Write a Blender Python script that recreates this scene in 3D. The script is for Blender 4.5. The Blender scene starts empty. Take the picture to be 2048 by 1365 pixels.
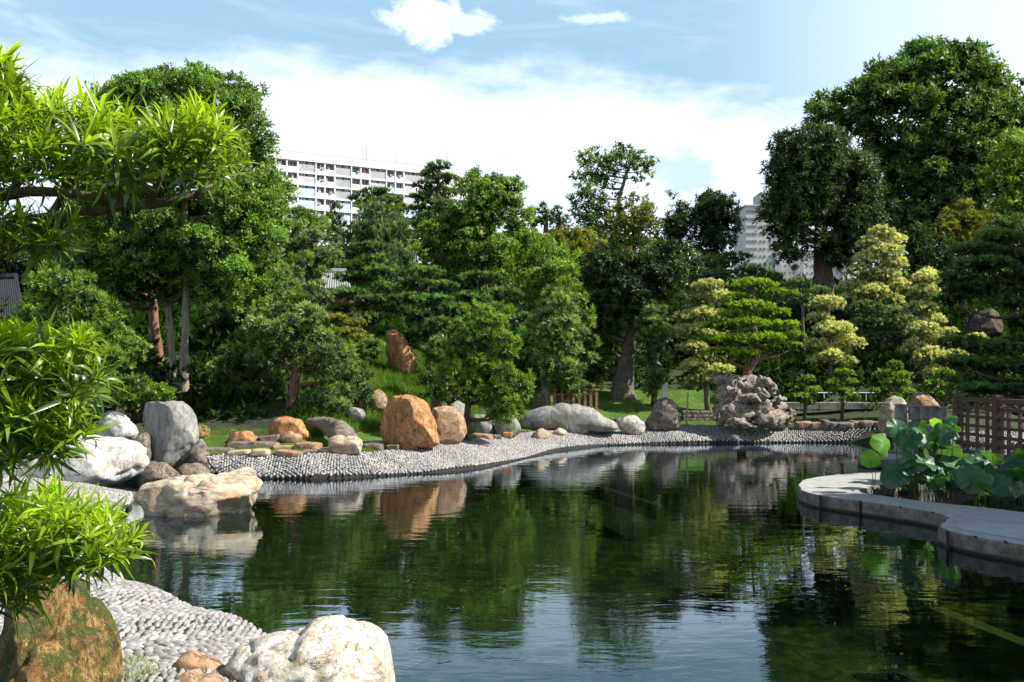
import bpy, math, random
import numpy as np
from mathutils import Vector, Matrix

# ------------------------------------------------------------------ camera, sky, sun, exposure
F, H, HZ = 1820.0, 2.2, 740.0          # focal length in photo pixels, eye height above the water, horizon row
sc = bpy.context.scene
COL = sc.collection
cam_d = bpy.data.cameras.new('camera'); cam = bpy.data.objects.new('camera', cam_d); COL.objects.link(cam)
cam.location = (0, 0, H); cam.rotation_euler = (math.radians(90), 0, 0)
cam_d.sensor_width = 36; cam_d.lens = 36*F/2048; cam_d.shift_y = (HZ-682.5)/2048
cam_d.clip_start = 0.1; cam_d.clip_end = 3000
sc.camera = cam

SUN_EL, SUN_AZ = math.radians(44), math.radians(99)      # azimuth clockwise from +Y (the view direction)
SUN = Vector((math.sin(SUN_AZ)*math.cos(SUN_EL), math.cos(SUN_AZ)*math.cos(SUN_EL), math.sin(SUN_EL)))
sl = bpy.data.lights.new('sun', 'SUN'); sl.energy = 5.0; sl.angle = math.radians(0.5); sl.color = (1.0, 0.95, 0.86)
so = bpy.data.objects.new('sun', sl); COL.objects.link(so); so.rotation_euler = SUN.to_track_quat('Z', 'Y').to_euler()
sc.view_settings.view_transform = 'Standard'; sc.view_settings.look = 'None'
sc.view_settings.exposure = 0.88; sc.view_settings.gamma = 1.0; sc.view_settings.use_curve_mapping = False
sc.cycles.max_bounces = 6; sc.cycles.transparent_max_bounces = 8; sc.cycles.diffuse_bounces = 3
sc.cycles.glossy_bounces = 3; sc.cycles.transmission_bounces = 3
sc.cycles.caustics_reflective = False; sc.cycles.caustics_refractive = False

class NT:
    """small node-graph writer"""
    def __init__(s, tree): s.t = tree; s.t.nodes.clear()
    def n(s, typ, ins=None, **kw):
        nd = s.t.nodes.new(typ)
        for k, v in kw.items(): setattr(nd, k, v)
        for k, v in (ins or {}).items(): s.put(nd.inputs[k], v)
        return nd
    def put(s, sock, v):
        if hasattr(v, 'links') or isinstance(v, bpy.types.NodeSocket): s.t.links.new(v, sock)
        else: sock.default_value = (tuple(v)+(1,) if (isinstance(v, (tuple, list)) and len(v) == 3 and sock.type == 'RGBA') else v)
    def math(s, op, a, b=0.0, c=None, clamp=False):
        nd = s.t.nodes.new('ShaderNodeMath'); nd.operation = op; nd.use_clamp = clamp
        s.put(nd.inputs[0], a); s.put(nd.inputs[1], b)
        if c is not None: s.put(nd.inputs[2], c)
        return nd.outputs[0]
    def mix(s, f, a, b, blend='MIX'):
        nd = s.t.nodes.new('ShaderNodeMix'); nd.data_type = 'RGBA'; nd.blend_type = blend
        s.put(nd.inputs[0], f); s.put(nd.inputs[6], a); s.put(nd.inputs[7], b); return nd.outputs[2]
    def ramp(s, f, a, b, smooth=True):
        nd = s.t.nodes.new('ShaderNodeMapRange'); nd.clamp = True
        if smooth: nd.interpolation_type = 'SMOOTHSTEP'
        s.put(nd.inputs[0], f); s.put(nd.inputs[1], a); s.put(nd.inputs[2], b)
        nd.inputs[3].default_value = 0; nd.inputs[4].default_value = 1; return nd.outputs[0]
    def noise(s, vec, scale, detail=5, rough=0.55, dist=0.0):
        nd = s.n('ShaderNodeTexNoise', {'Scale': scale, 'Detail': detail, 'Roughness': rough, 'Distortion': dist})
        if vec is not None: s.put(nd.inputs['Vector'], vec)
        return nd.outputs[0]
    def mapping(s, vec, scale=(1, 1, 1), loc=(0, 0, 0), rot=(0, 0, 0)):
        nd = s.n('ShaderNodeMapping'); s.put(nd.inputs['Vector'], vec)
        nd.inputs['Scale'].default_value = scale; nd.inputs['Location'].default_value = loc; nd.inputs['Rotation'].default_value = rot
        return nd.outputs[0]

world = bpy.data.worlds.new('World'); sc.world = world; world.use_nodes = True
w = NT(world.node_tree)
SKY_STRENGTH = 0.057
sky = w.n('ShaderNodeTexSky', sky_type='NISHITA', sun_disc=False)
sky.sun_elevation = SUN_EL; sky.sun_rotation = SUN_AZ; sky.air_density = 1.0; sky.dust_density = 1.0; sky.ozone_density = 1.5
tc = w.n('ShaderNodeTexCoord'); gen = tc.outputs['Generated']
sx = w.n('ShaderNodeSeparateXYZ'); w.put(sx.inputs[0], gen)
az = w.math('ARCTAN2', sx.outputs[0], sx.outputs[1])
el = w.math('ARCTAN2', sx.outputs[2], w.math('SQRT', w.math('ADD', w.math('MULTIPLY', sx.outputs[0], sx.outputs[0]), w.math('MULTIPLY', sx.outputs[1], sx.outputs[1]))))
cv = w.n('ShaderNodeCombineXYZ'); w.put(cv.inputs[0], az); w.put(cv.inputs[1], el)
n_big = w.noise(w.mapping(gen, (2.2, 2.2, 7)), 1.6, 6, 0.55, 0.3)
n_fine = w.noise(w.mapping(cv.outputs[0], (1, 1.5, 1)), 26, 7, 0.6, 0.5)
n_wisp = w.noise(w.mapping(cv.outputs[0], (1.2, 7, 1), (3.1, 0, 0), (0, 0, 0.22)), 3.2, 7, 0.6, 1.2)
# the cloud bank: a lid at about 17 degrees, waving with the azimuth
lid = w.math('MULTIPLY_ADD', w.math('COSINE', w.math('MULTIPLY_ADD', az, 6.0, 1.1)), 0.018, 0.305)
lid = w.math('MULTIPLY_ADD', w.math('SUBTRACT', n_big, 0.5), 0.16, lid)
lid = w.math('MULTIPLY_ADD', w.math('SUBTRACT', n_fine, 0.5), 0.03, lid)
bank = w.ramp(w.math('SUBTRACT', lid, el), -0.022, 0.026)
def blob(px, py, rx, ry, amp):
    a0 = math.atan((px-1024)/F); e0 = math.atan((HZ-py)/math.hypot(F, px-1024))
    dx = w.math('DIVIDE', w.math('SUBTRACT', az, a0), rx/F); dy = w.math('DIVIDE', w.math('SUBTRACT', el, e0), ry/F)
    r = w.math('SQRT', w.math('ADD', w.math('MULTIPLY', dx, dx), w.math('MULTIPLY', dy, dy)))
    r = w.math('MULTIPLY_ADD', w.math('SUBTRACT', n_fine, 0.5), amp, r)
    return w.ramp(r, 1.05, 0.55)
c1 = blob(850, 38, 88, 52, 2.6); c2 = blob(930, 50, 62, 30, 2.8); c3 = blob(1188, 38, 66, 14, 2.0)
veil = w.math('MULTIPLY', w.ramp(az, 0.16, 0.52), w.math('MULTIPLY', w.ramp(el, 0.75, 0.40), 0.85))
veil = w.math('MAXIMUM', veil, w.math('MULTIPLY', w.ramp(w.math('MULTIPLY', az, -1.0), 0.42, 0.70), w.math('MULTIPLY', w.ramp(el, 0.6, 0.38), 0.5)))
wisp = w.math('MULTIPLY', w.ramp(n_wisp, 0.46, 0.82), 0.42)
hole = blob(1375, 350, 60, 46, 2.4)
m = w.math('MAXIMUM', bank, w.math('MAXIMUM', c1, w.math('MAXIMUM', w.math('MULTIPLY', c2, 0.8), w.math('MULTIPLY', c3, 0.65))))
m = w.math('MAXIMUM', m, w.math('MAXIMUM', veil, wisp))
m = w.math('MULTIPLY', m, w.math('SUBTRACT', 1.0, w.math('MULTIPLY', hole, 0.5)))
m = w.math('MULTIPLY', m, w.ramp(el, 0.95, 0.45))
blue = w.mix(w.math('MULTIPLY', w.ramp(el, 0.9, 0.4), 0.75), sky.outputs[0], (4.6, 7.7, 10.2))
skyc = w.mix(m, blue, (9.9, 11.4, 13.4))
below = w.ramp(el, 0.0, -0.02)
skyc = w.mix(below, skyc, (1.0, 1.2, 0.9))
bg = w.n('ShaderNodeBackground', {'Color': skyc, 'Strength': SKY_STRENGTH})
w.t.links.new(bg.outputs[0], w.n('ShaderNodeOutputWorld').inputs[0])

# ------------------------------------------------------------------ helpers
rng = np.random.default_rng(11)
random.seed(5)
PI = math.pi

def P(px, py, D): return np.array([(px-1024)/F*D, D, H-(py-HZ)/F*D])
def Pz(px, py, z): return P(px, py, (H-z)*F/(py-HZ))
def S(n, D): return n/F*D

def link(o): COL.objects.link(o); return o
def empty(name, loc, label=None, cat=None, group=None, kind=None):
    o = bpy.data.objects.new(name, None); link(o); o.location = loc; o.empty_display_size = 0.1
    tag(o, label, cat, group, kind); return o
def tag(o, label=None, cat=None, group=None, kind=None):
    if label: o['label'] = label
    if cat: o['category'] = cat
    if group: o['group'] = group
    if kind: o['kind'] = kind
    return o
def mesh_np(name, v, f, mat, parent=None, tint=None, smooth=False, uv=None):
    """v (N,3) in world space, f (M,3|4) indices; origin moved to the parent, or to the mesh's base"""
    v = np.asarray(v, dtype=np.float64); f = np.asarray(f, dtype=np.int32)
    me = bpy.data.meshes.new(name)
    if parent is not None: org = np.array(parent.matrix_basis.translation)
    else: org = np.array([(v[:, 0].min()+v[:, 0].max())/2, (v[:, 1].min()+v[:, 1].max())/2, v[:, 2].min()])
    v = v-org
    n = f.shape[1]
    me.vertices.add(len(v)); me.vertices.foreach_set('co', v.astype(np.float32).ravel())
    me.loops.add(f.size); me.loops.foreach_set('vertex_index', f.ravel())
    me.polygons.add(len(f)); me.polygons.foreach_set('loop_start', np.arange(0, f.size, n, dtype=np.int32))
    if smooth: me.polygons.foreach_set('use_smooth', np.ones(len(f), dtype=bool))
    me.update(calc_edges=True)
    if tint is not None:
        a = me.attributes.new('tint', 'FLOAT', 'POINT'); a.data.foreach_set('value', np.asarray(tint, dtype=np.float32))
    me.materials.append(mat)
    o = bpy.data.objects.new(name, me); link(o)
    if parent is not None: o.parent = parent
    else: o.location = org
    return o
def norm(a): return a/np.maximum(np.linalg.norm(a, axis=-1, keepdims=True), 1e-9)

class MB:
    """collects quads/tris as one mesh"""
    def __init__(s): s.v = []; s.f = []
    def add(s, v, f):
        b = len(s.v); s.v += [tuple(map(float, p)) for p in v]; s.f += [tuple(i+b for i in q) for q in f]
    def box(s, c, size, rz=0.0, axes=None, bev=0.0):
        hx, hy, hz = size[0]/2, size[1]/2, size[2]/2
        if axes is None: ax = np.array([[math.cos(rz), math.sin(rz), 0], [-math.sin(rz), math.cos(rz), 0], [0, 0, 1]])
        else: ax = np.array(axes)
        c = np.array(c)
        if bev <= 0:
            vs = [c+ax[0]*hx*a+ax[1]*hy*b+ax[2]*hz*d for a, b, d in [(-1,-1,-1),(1,-1,-1),(1,1,-1),(-1,1,-1),(-1,-1,1),(1,-1,1),(1,1,1),(-1,1,1)]]
            s.add(vs, [(0,3,2,1),(4,5,6,7),(0,1,5,4),(1,2,6,5),(2,3,7,6),(3,0,4,7)])
        else:
            vs = []
            for (k, zz) in ((bev, -1), (0, -1+bev/hz), (0, 1-bev/hz), (bev, 1)):
                for a, b in ((-1,-1),(1,-1),(1,1),(-1,1)):
                    vs.append(c+ax[0]*(hx-k)*a+ax[1]*(hy-k)*b+ax[2]*hz*zz)
            fs = [(0,3,2,1), (12,13,14,15)]
            for r in range(3):
                for i in range(4): fs.append((r*4+i, r*4+(i+1) % 4, r*4+4+(i+1) % 4, r*4+4+i))
            s.add(vs, fs)
    def bar(s, a, b, wd, ht, up=(0, 0, 1)):
        a = np.array(a, float); b = np.array(b, float); d = b-a; L = np.linalg.norm(d); d = d/L
        u = np.array(up, float); sd = np.cross(d, u); sd /= np.linalg.norm(sd); u = np.cross(sd, d)
        s.box((a+b)/2, (L, wd, ht), axes=[d, sd, u])
    def tube(s, pts, rad, seg=8, jitter=0.0, cap=True):
        pts = [np.array(p, float) for p in pts]; n = len(pts); b = len(s.v)
        for i, p in enumerate(pts):
            d = pts[min(i+1, n-1)]-pts[max(i-1, 0)]; d /= np.linalg.norm(d)
            r0 = np.array([0, 1, 0.01]) if abs(d[1]) < 0.9 else np.array([1, 0, 0])
            a1 = np.cross(d, r0); a1 /= np.linalg.norm(a1); a2 = np.cross(d, a1)
            for k in range(seg):
                t = 2*PI*k/seg; r = rad[i]*(1+jitter*(random.random()-0.5)*2+jitter*0.8*math.sin(3*t+i*0.35))
                s.v.append(tuple(p+a1*r*math.cos(t)+a2*r*math.sin(t)))
        for i in range(n-1):
            for k in range(seg):
                k2 = (k+1) % seg
                s.f.append((b+i*seg+k, b+i*seg+k2, b+(i+1)*seg+k2, b+(i+1)*seg+k))
        if cap:
            s.f.append(tuple(b+(n-1)*seg+k for k in range(seg))); s.f.append(tuple(b+k for k in range(seg))[::-1])
    def build(s, name, mat, parent=None, smooth=False, at=None):
        me = bpy.data.meshes.new(name)
        v = np.array(s.v)
        if parent is not None: org = np.array(parent.matrix_basis.translation)
        elif at is not None: org = np.array(at)
        else: org = np.array([v[:, 0].mean(), v[:, 1].mean(), v[:, 2].min()])
        me.from_pydata([tuple(p) for p in (v-org)], [], s.f); me.materials.append(mat)
        if smooth: me.polygons.foreach_set('use_smooth', np.ones(len(me.polygons), dtype=bool))
        me.update(); o = bpy.data.objects.new(name, me); link(o)
        if parent is not None: o.parent = parent
        else: o.location = org
        return o

# numpy value noise
_perm = rng.random((64, 64, 64))
def vnoise(p, sc_=1.0, seed=0.0):
    q = np.asarray(p)*sc_+seed*17.3+100.0
    i = np.floor(q).astype(int); t = q-i; t = t*t*(3-2*t); i = i & 63; j = (i+1) & 63
    def g(a, b, c): return _perm[a, b, c]
    x0, y0, z0, x1, y1, z1 = i[..., 0], i[..., 1], i[..., 2], j[..., 0], j[..., 1], j[..., 2]
    tx, ty, tz = t[..., 0], t[..., 1], t[..., 2]
    a = (g(x0,y0,z0)*(1-tx)+g(x1,y0,z0)*tx)*(1-ty)+(g(x0,y1,z0)*(1-tx)+g(x1,y1,z0)*tx)*ty
    b = (g(x0,y0,z1)*(1-tx)+g(x1,y0,z1)*tx)*(1-ty)+(g(x0,y1,z1)*(1-tx)+g(x1,y1,z1)*tx)*ty
    return (a*(1-tz)+b*tz)*2-1
def fbm(p, sc_, oct_=4, seed=0.0, gain=0.5):
    r = 0; a = 1.0
    for k in range(oct_): r = r+a*vnoise(p, sc_*2**k, seed+k*3.1); a *= gain
    return r

# ------------------------------------------------------------------ materials
def newmat(name):
    m = bpy.data.materials.new(name); m.use_nodes = True; return m, NT(m.node_tree)
def finish(t, shader): t.t.links.new(shader, t.n('ShaderNodeOutputMaterial').inputs[0])

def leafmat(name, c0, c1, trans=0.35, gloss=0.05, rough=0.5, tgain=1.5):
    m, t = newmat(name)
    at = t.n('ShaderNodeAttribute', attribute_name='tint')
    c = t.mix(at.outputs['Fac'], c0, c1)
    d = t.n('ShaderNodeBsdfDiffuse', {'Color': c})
    tcx = t.mix(1.0, c, (tgain*1.15, tgain*1.1, tgain*0.45), 'MULTIPLY')
    tr = t.n('ShaderNodeBsdfTranslucent', {'Color': tcx})
    mx = t.n('ShaderNodeMixShader', {0: trans, 1: d.outputs[0], 2: tr.outputs[0]})
    g = t.n('ShaderNodeBsdfGlossy', {'Roughness': rough, 'Color': (1, 1, 1)})
    mx2 = t.n('ShaderNodeMixShader', {0: gloss, 1: mx.outputs[0], 2: g.outputs[0]})
    finish(t, mx2.outputs[0]); return m

M = {}
M['pine_dark'] = leafmat('pine_dark', (0.007, 0.024, 0.008), (0.17, 0.32, 0.075), 0.30, 0.02)
M['pine_bright'] = leafmat('pine_bright', (0.025, 0.08, 0.007), (0.31, 0.48, 0.022), 0.35, 0.02)
M['broad_dark'] = leafmat('broad_dark', (0.010, 0.032, 0.007), (0.125, 0.235, 0.03), 0.34, 0.03)
M['broad_mid'] = leafmat('broad_mid', (0.016, 0.048, 0.008), (0.20, 0.35, 0.04), 0.40, 0.03)
M['broad_light'] = leafmat('broad_light', (0.05, 0.11, 0.010), (0.23, 0.39, 0.03), 0.42, 0.03)
M['olive'] = leafmat('olive', (0.04, 0.07, 0.012), (0.27, 0.28, 0.035), 0.38, 0.02)
M['podocarp'] = leafmat('podocarp', (0.018, 0.055, 0.018), (0.25, 0.38, 0.085), 0.35, 0.04)
M['pale'] = leafmat('pale', (0.16, 0.21, 0.08), (0.76, 0.77, 0.36), 0.38, 0.02, tgain=1.2)
M['pale_green'] = leafmat('pale_green', (0.035, 0.09, 0.04), (0.24, 0.34, 0.13), 0.34, 0.02, tgain=1.2)
M['black_green'] = leafmat('black_green', (0.006, 0.018, 0.005), (0.055, 0.11, 0.018), 0.25, 0.03)
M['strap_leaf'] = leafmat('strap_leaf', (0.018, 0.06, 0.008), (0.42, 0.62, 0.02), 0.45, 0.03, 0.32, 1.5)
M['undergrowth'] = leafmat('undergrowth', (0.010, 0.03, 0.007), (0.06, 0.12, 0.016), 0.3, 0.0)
M['grass'] = leafmat('grass', (0.09, 0.17, 0.015), (0.22, 0.36, 0.03), 0.35, 0.0)
M['groundcover'] = leafmat('groundcover', (0.04, 0.10, 0.012), (0.16, 0.27, 0.03), 0.35, 0.01)
M['weed'] = leafmat('weed', (0.15, 0.22, 0.03), (0.3, 0.34, 0.06), 0.4, 0.02)

def barkmat(name, c0, c1, scale=6, lich=0.0):
    m, t = newmat(name); tc = t.n('ShaderNodeTexCoord').outputs['Object']
    n1 = t.noise(t.mapping(tc, (3, 3, 0.5)), scale, 6, 0.65, 0.6)
    n2 = t.noise(tc, scale*0.4, 4)
    c = t.mix(t.ramp(n1, 0.35, 0.68), c0, c1)
    c = t.mix(t.math('MULTIPLY', t.ramp(n2, 0.5, 0.7), lich), c, (0.35, 0.36, 0.28))
    b = t.n('ShaderNodeBump', {'Strength': 0.9, 'Distance': 0.03, 'Height': n1})
    p = t.n('ShaderNodeBsdfPrincipled', {'Base Color': c, 'Roughness': 0.9, 'Normal': b.outputs[0]})
    finish(t, p.outputs[0]); return m
M['bark'] = barkmat('bark', (0.05, 0.035, 0.022), (0.16, 0.11, 0.07))
M['bark_pale'] = barkmat('bark_pale', (0.17, 0.14, 0.10), (0.36, 0.30, 0.23), 5, 0.3)
M['bark_red'] = barkmat('bark_red', (0.10, 0.045, 0.03), (0.28, 0.14, 0.09), 5, 0.35)
M['bark_grey'] = barkmat('bark_grey', (0.06, 0.05, 0.035), (0.20, 0.165, 0.12), 9, 0.2)

def rockmat(name, base, dark, light, stain=None, stain_amt=0.5, moss=None, moss_amt=0.0, scale=1.0, bump=0.5, vein=0.3, rough=0.85, streak=(1, 1, 1)):
    m, t = newmat(name); tc = t.n('ShaderNodeTexCoord').outputs['Object']
    v = t.mapping(tc, streak)
    n1 = t.noise(v, 1.6*scale, 7, 0.6, 0.8); n2 = t.noise(v, 6*scale, 8, 0.68, 0.4); n3 = t.noise(tc, 24*scale, 6, 0.7)
    n4 = t.noise(t.mapping(tc, (1, 1, 1), (7, 3, 1)), 2.4*scale, 6, 0.65, 1.5)
    c = t.mix(t.ramp(n1, 0.38, 0.62), base, light)
    c = t.mix(t.math('MULTIPLY', t.ramp(n2, 0.47, 0.62), 0.85), c, dark)
    if stain: c = t.mix(t.math('MULTIPLY', t.ramp(n4, 0.47, 0.62), stain_amt), c, stain)
    vn = t.math('ABSOLUTE', t.math('SUBTRACT', t.noise(v, 1.9*scale, 5, 0.6, 2.2), 0.5))
    crack = t.ramp(vn, 0.0, 0.018)
    c = t.mix(t.math('MULTIPLY', t.math('SUBTRACT', 1.0, crack), vein), c, tuple(x*0.35 for x in dark))
    c = t.mix(t.math('MULTIPLY', t.ramp(n3, 0.55, 0.75), 0.35), c, dark)
    if moss:
        c = t.mix(t.math('MULTIPLY', t.ramp(t.noise(tc, 2.0*scale, 8, 0.75), 0.45, 0.54), moss_amt), c, moss)
    hgt = t.math('ADD', t.math('MULTIPLY', n2, 0.6), t.math('ADD', t.math('MULTIPLY', n3, 0.25), t.math('MULTIPLY', crack, 0.25)))
    b = t.n('ShaderNodeBump', {'Strength': min(1.0, bump*1.5), 'Distance': 0.06, 'Height': hgt})
    p = t.n('ShaderNodeBsdfPrincipled', {'Base Color': c, 'Roughness': rough, 'Normal': b.outputs[0]})
    finish(t, p.outputs[0]); return m
M['rock_white'] = rockmat('rock_white', (0.56, 0.51, 0.42), (0.36, 0.28, 0.18), (0.78, 0.75, 0.69), (0.40, 0.30, 0.18), 0.6, scale=1.8, bump=0.5, vein=0.5)
M['rock_grey'] = rockmat('rock_grey', (0.21, 0.21, 0.195), (0.105, 0.105, 0.10), (0.31, 0.305, 0.28), (0.33, 0.29, 0.22), 0.35, scale=0.8, bump=0.35, vein=0.5, streak=(2, 2, 0.6))
M['rock_long'] = rockmat('rock_long', (0.50, 0.50, 0.47), (0.28, 0.27, 0.24), (0.66, 0.66, 0.63), (0.42, 0.27, 0.18), 0.45, scale=0.8, bump=0.45, vein=0.3)
M['rock_beige'] = rockmat('rock_beige', (0.42, 0.34, 0.24), (0.25, 0.18, 0.11), (0.55, 0.48, 0.38), (0.42, 0.26, 0.13), 0.55, scale=0.9, bump=0.45, vein=0.4, streak=(0.6, 1, 1.6))
M['rock_orange'] = rockmat('rock_orange', (0.42, 0.18, 0.065), (0.24, 0.09, 0.035), (0.52, 0.30, 0.13), (0.50, 0.19, 0.05), 0.6, scale=1.2, bump=0.7, vein=0.5, streak=(1.4, 1.4, 0.6))
M['rock_tan'] = rockmat('rock_tan', (0.34, 0.20, 0.11), (0.17, 0.10, 0.06), (0.46, 0.34, 0.22), (0.38, 0.18, 0.08), 0.5, scale=1.3, bump=0.6, vein=0.5)
M['rock_moss'] = rockmat('rock_moss', (0.27, 0.15, 0.045), (0.07, 0.045, 0.018), (0.48, 0.30, 0.10), (0.46, 0.20, 0.045), 0.4, (0.085, 0.10, 0.015), 1.0, scale=4.0, bump=1.0, vein=0.6, streak=(1.5, 1.5, 0.5))
M['rock_scholar'] = rockmat('rock_scholar', (0.28, 0.23, 0.18), (0.09, 0.07, 0.055), (0.46, 0.41, 0.34), (0.36, 0.21, 0.12), 0.35, scale=2.2, bump=1.0, vein=0.8)
M['rock_dull'] = rockmat('rock_dull', (0.17, 0.14, 0.11), (0.07, 0.055, 0.045), (0.30, 0.26, 0.21), (0.22, 0.12, 0.07), 0.4, scale=1.6, bump=0.7, vein=0.5)
M['rock_outcrop'] = rockmat('rock_outcrop', (0.07, 0.042, 0.032), (0.03, 0.02, 0.015), (0.12, 0.08, 0.06), scale=1.6, bump=0.8, vein=0.6)
M['log_wood'] = rockmat('log_wood', (0.24, 0.18, 0.13), (0.09, 0.06, 0.04), (0.40, 0.33, 0.25), scale=2.5, bump=1.0, vein=0.6, streak=(0.4, 3, 3))

def pebblemat(name, lo, hi):
    m, t = newmat(name); at = t.n('ShaderNodeAttribute', attribute_name='tint'); tc = t.n('ShaderNodeTexCoord').outputs['Object']
    oi = t.n('ShaderNodeObjectInfo').outputs['Random']
    f = t.math('FRACT', t.math('ADD', at.outputs['Fac'], oi))
    c = t.mix(f, lo, hi); c = t.mix(t.math('MULTIPLY', t.ramp(t.noise(tc, 40, 4), 0.5, 0.7), 0.3), c, (0.2, 0.17, 0.15))
    p = t.n('ShaderNodeBsdfPrincipled', {'Base Color': c, 'Roughness': 0.6})
    finish(t, p.outputs[0]); return m
M['pebble'] = pebblemat('pebble', (0.17, 0.16, 0.152), (0.36, 0.34, 0.325))

def simple(name, col, col2=None, rough=0.8, scale=8, bump=0.2, metallic=0.0, streak=(1, 1, 1)):
    m, t = newmat(name); tc = t.n('ShaderNodeTexCoord').outputs['Object']
    n = t.noise(t.mapping(tc, streak), scale, 6, 0.62)
    c = t.mix(t.ramp(n, 0.35, 0.68), col, col2 or tuple(x*0.75 for x in col))
    b = t.n('ShaderNodeBump', {'Strength': bump, 'Distance': 0.02, 'Height': n})
    p = t.n('ShaderNodeBsdfPrincipled', {'Base Color': c, 'Roughness': rough, 'Metallic': metallic, 'Normal': b.outputs[0]})
    finish(t, p.outputs[0]); return m
M['mortar'] = simple('mortar', (0.014, 0.013, 0.011), (0.03, 0.027, 0.024), 0.95, 20)  # near black, so the bank's face at the waterline looks shadowed
M['soil'] = None
M['kerb_top'] = simple('kerb_top', (0.28, 0.28, 0.26), (0.37, 0.36, 0.33), 0.85, 5, 0.15)
M['kerb_side'] = simple('kerb_side', (0.09, 0.08, 0.065), (0.20, 0.18, 0.15), 0.9, 7, 0.6)
M['wood_red'] = simple('wood_red', (0.06, 0.025, 0.018), (0.11, 0.05, 0.035), 0.6, 10, 0.3, 0, (0.3, 4, 4))
M['fence_red'] = simple('fence_red', (0.22, 0.09, 0.06), (0.34, 0.16, 0.11), 0.75, 10)
M['concrete'] = simple('concrete', (0.30, 0.29, 0.26), (0.15, 0.145, 0.125), 0.9, 4, 0.3)
M['concrete_dark'] = simple('concrete_dark', (0.13, 0.13, 0.12), (0.20, 0.19, 0.17), 0.9, 4, 0.3)
M['wall_white'] = simple('wall_white', (0.78, 0.77, 0.76), (0.72, 0.71, 0.71), 0.9, 0.15, 0)
M['wall_grey'] = simple('wall_grey', (0.44, 0.44, 0.45), (0.36, 0.36, 0.38), 0.9, 0.3, 0)
M['panel_pink'] = simple('panel_pink', (0.60, 0.55, 0.56), (0.50, 0.47, 0.49), 0.9, 0.5, 0)
M['panel_blue'] = simple('panel_blue', (0.46, 0.57, 0.72), (0.54, 0.64, 0.76), 0.9, 0.5, 0)
M['window_dark'] = simple('window_dark', (0.16, 0.17, 0.18), (0.27, 0.27, 0.27), 0.35, 0.8, 0)
M['laundry'] = simple('laundry', (0.45, 0.12, 0.12), (0.5, 0.3, 0.3), 0.9, 1.5, 0)
M['tower_wall'] = simple('tower_wall', (0.62, 0.57, 0.51), (0.56, 0.54, 0.53), 0.9, 0.1, 0)
M['roof_tile'] = simple('roof_tile', (0.22, 0.23, 0.24), (0.32, 0.33, 0.33), 0.6, 6, 0.3)
M['metal'] = simple('metal', (0.35, 0.36, 0.36), (0.28, 0.28, 0.28), 0.45, 10, 0, 0.6)
M['sign_white'] = simple('sign_white', (0.72, 0.71, 0.66), (0.6, 0.6, 0.55), 0.7, 6)
M['wall_green'] = simple('wall_green', (0.10, 0.20, 0.13), (0.14, 0.25, 0.17), 0.8, 4)

def mat_ground():
    m, t = newmat('ground'); tc = t.n('ShaderNodeTexCoord').outputs['Object']
    n1 = t.noise(tc, 0.45, 6, 0.6); n2 = t.noise(tc, 5, 6, 0.7); n3 = t.noise(tc, 40, 4, 0.7)
    c = t.mix(t.ramp(n1, 0.40, 0.60), (0.014, 0.026, 0.009), (0.032, 0.055, 0.013))
    c = t.mix(t.math('MULTIPLY', t.ramp(n2, 0.50, 0.68), 0.7), c, (0.09, 0.07, 0.04))
    z = t.n('ShaderNodeSeparateXYZ'); t.put(z.inputs[0], t.n('ShaderNodeNewGeometry').outputs['Position'])
    under = t.ramp(z.outputs[2], 0.02, -0.06)
    algae = t.mix(t.ramp(t.noise(tc, 3.5, 8, 0.75, 0.5), 0.42, 0.60), (0.012, 0.028, 0.006), (0.075, 0.125, 0.022))
    algae = t.mix(t.ramp(t.noise(tc, 0.7, 3), 0.45, 0.6), algae, t.mix(0.65, algae, (0.015, 0.02, 0.008)))
    c = t.mix(under, c, algae)
    b = t.n('ShaderNodeBump', {'Strength': 0.7, 'Distance': 0.05, 'Height': t.math('ADD', n2, n3)})
    p = t.n('ShaderNodeBsdfPrincipled', {'Base Color': c, 'Roughness': 0.95, 'Normal': b.outputs[0]})
    finish(t, p.outputs[0]); return m
M['ground'] = mat_ground()

def mat_water():
    m, t = newmat('water'); tc = t.n('ShaderNodeTexCoord').outputs['Object']
    n1 = t.noise(t.mapping(tc, (0.8, 2.0, 1)), 1.7, 3, 0.5, 0.4)
    n2 = t.noise(t.mapping(tc, (1.0, 2.6, 1), (5, 2, 0)), 6.0, 3, 0.55, 0.3)
    n3 = t.noise(t.mapping(tc, (0.3, 0.3, 1)), 1.0, 2)
    hgt = t.math('ADD', t.math('MULTIPLY', n1, 1.0), t.math('MULTIPLY', n2, t.math('MULTIPLY', t.ramp(n3, 0.35, 0.7), 0.42)))
    b = t.n('ShaderNodeBump', {'Strength': 0.16, 'Distance': 0.022, 'Height': hgt})
    fr = t.n('ShaderNodeFresnel', {'IOR': 1.33, 'Normal': b.outputs[0]})
    g = t.n('ShaderNodeBsdfGlossy', {'Color': (0.80, 0.90, 1.0), 'Roughness': 0.0, 'Normal': b.outputs[0]})
    tr = t.n('ShaderNodeBsdfTransparent', {'Color': (0.46, 0.56, 0.40)})
    fac = t.math('MULTIPLY_ADD', fr.outputs[0], 1.45, 0.02, clamp=True)
    mx = t.n('ShaderNodeMixShader', {0: fac, 1: tr.outputs[0], 2: g.outputs[0]})
    finish(t, mx.outputs[0]); return m
M['water'] = mat_water()

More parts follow.
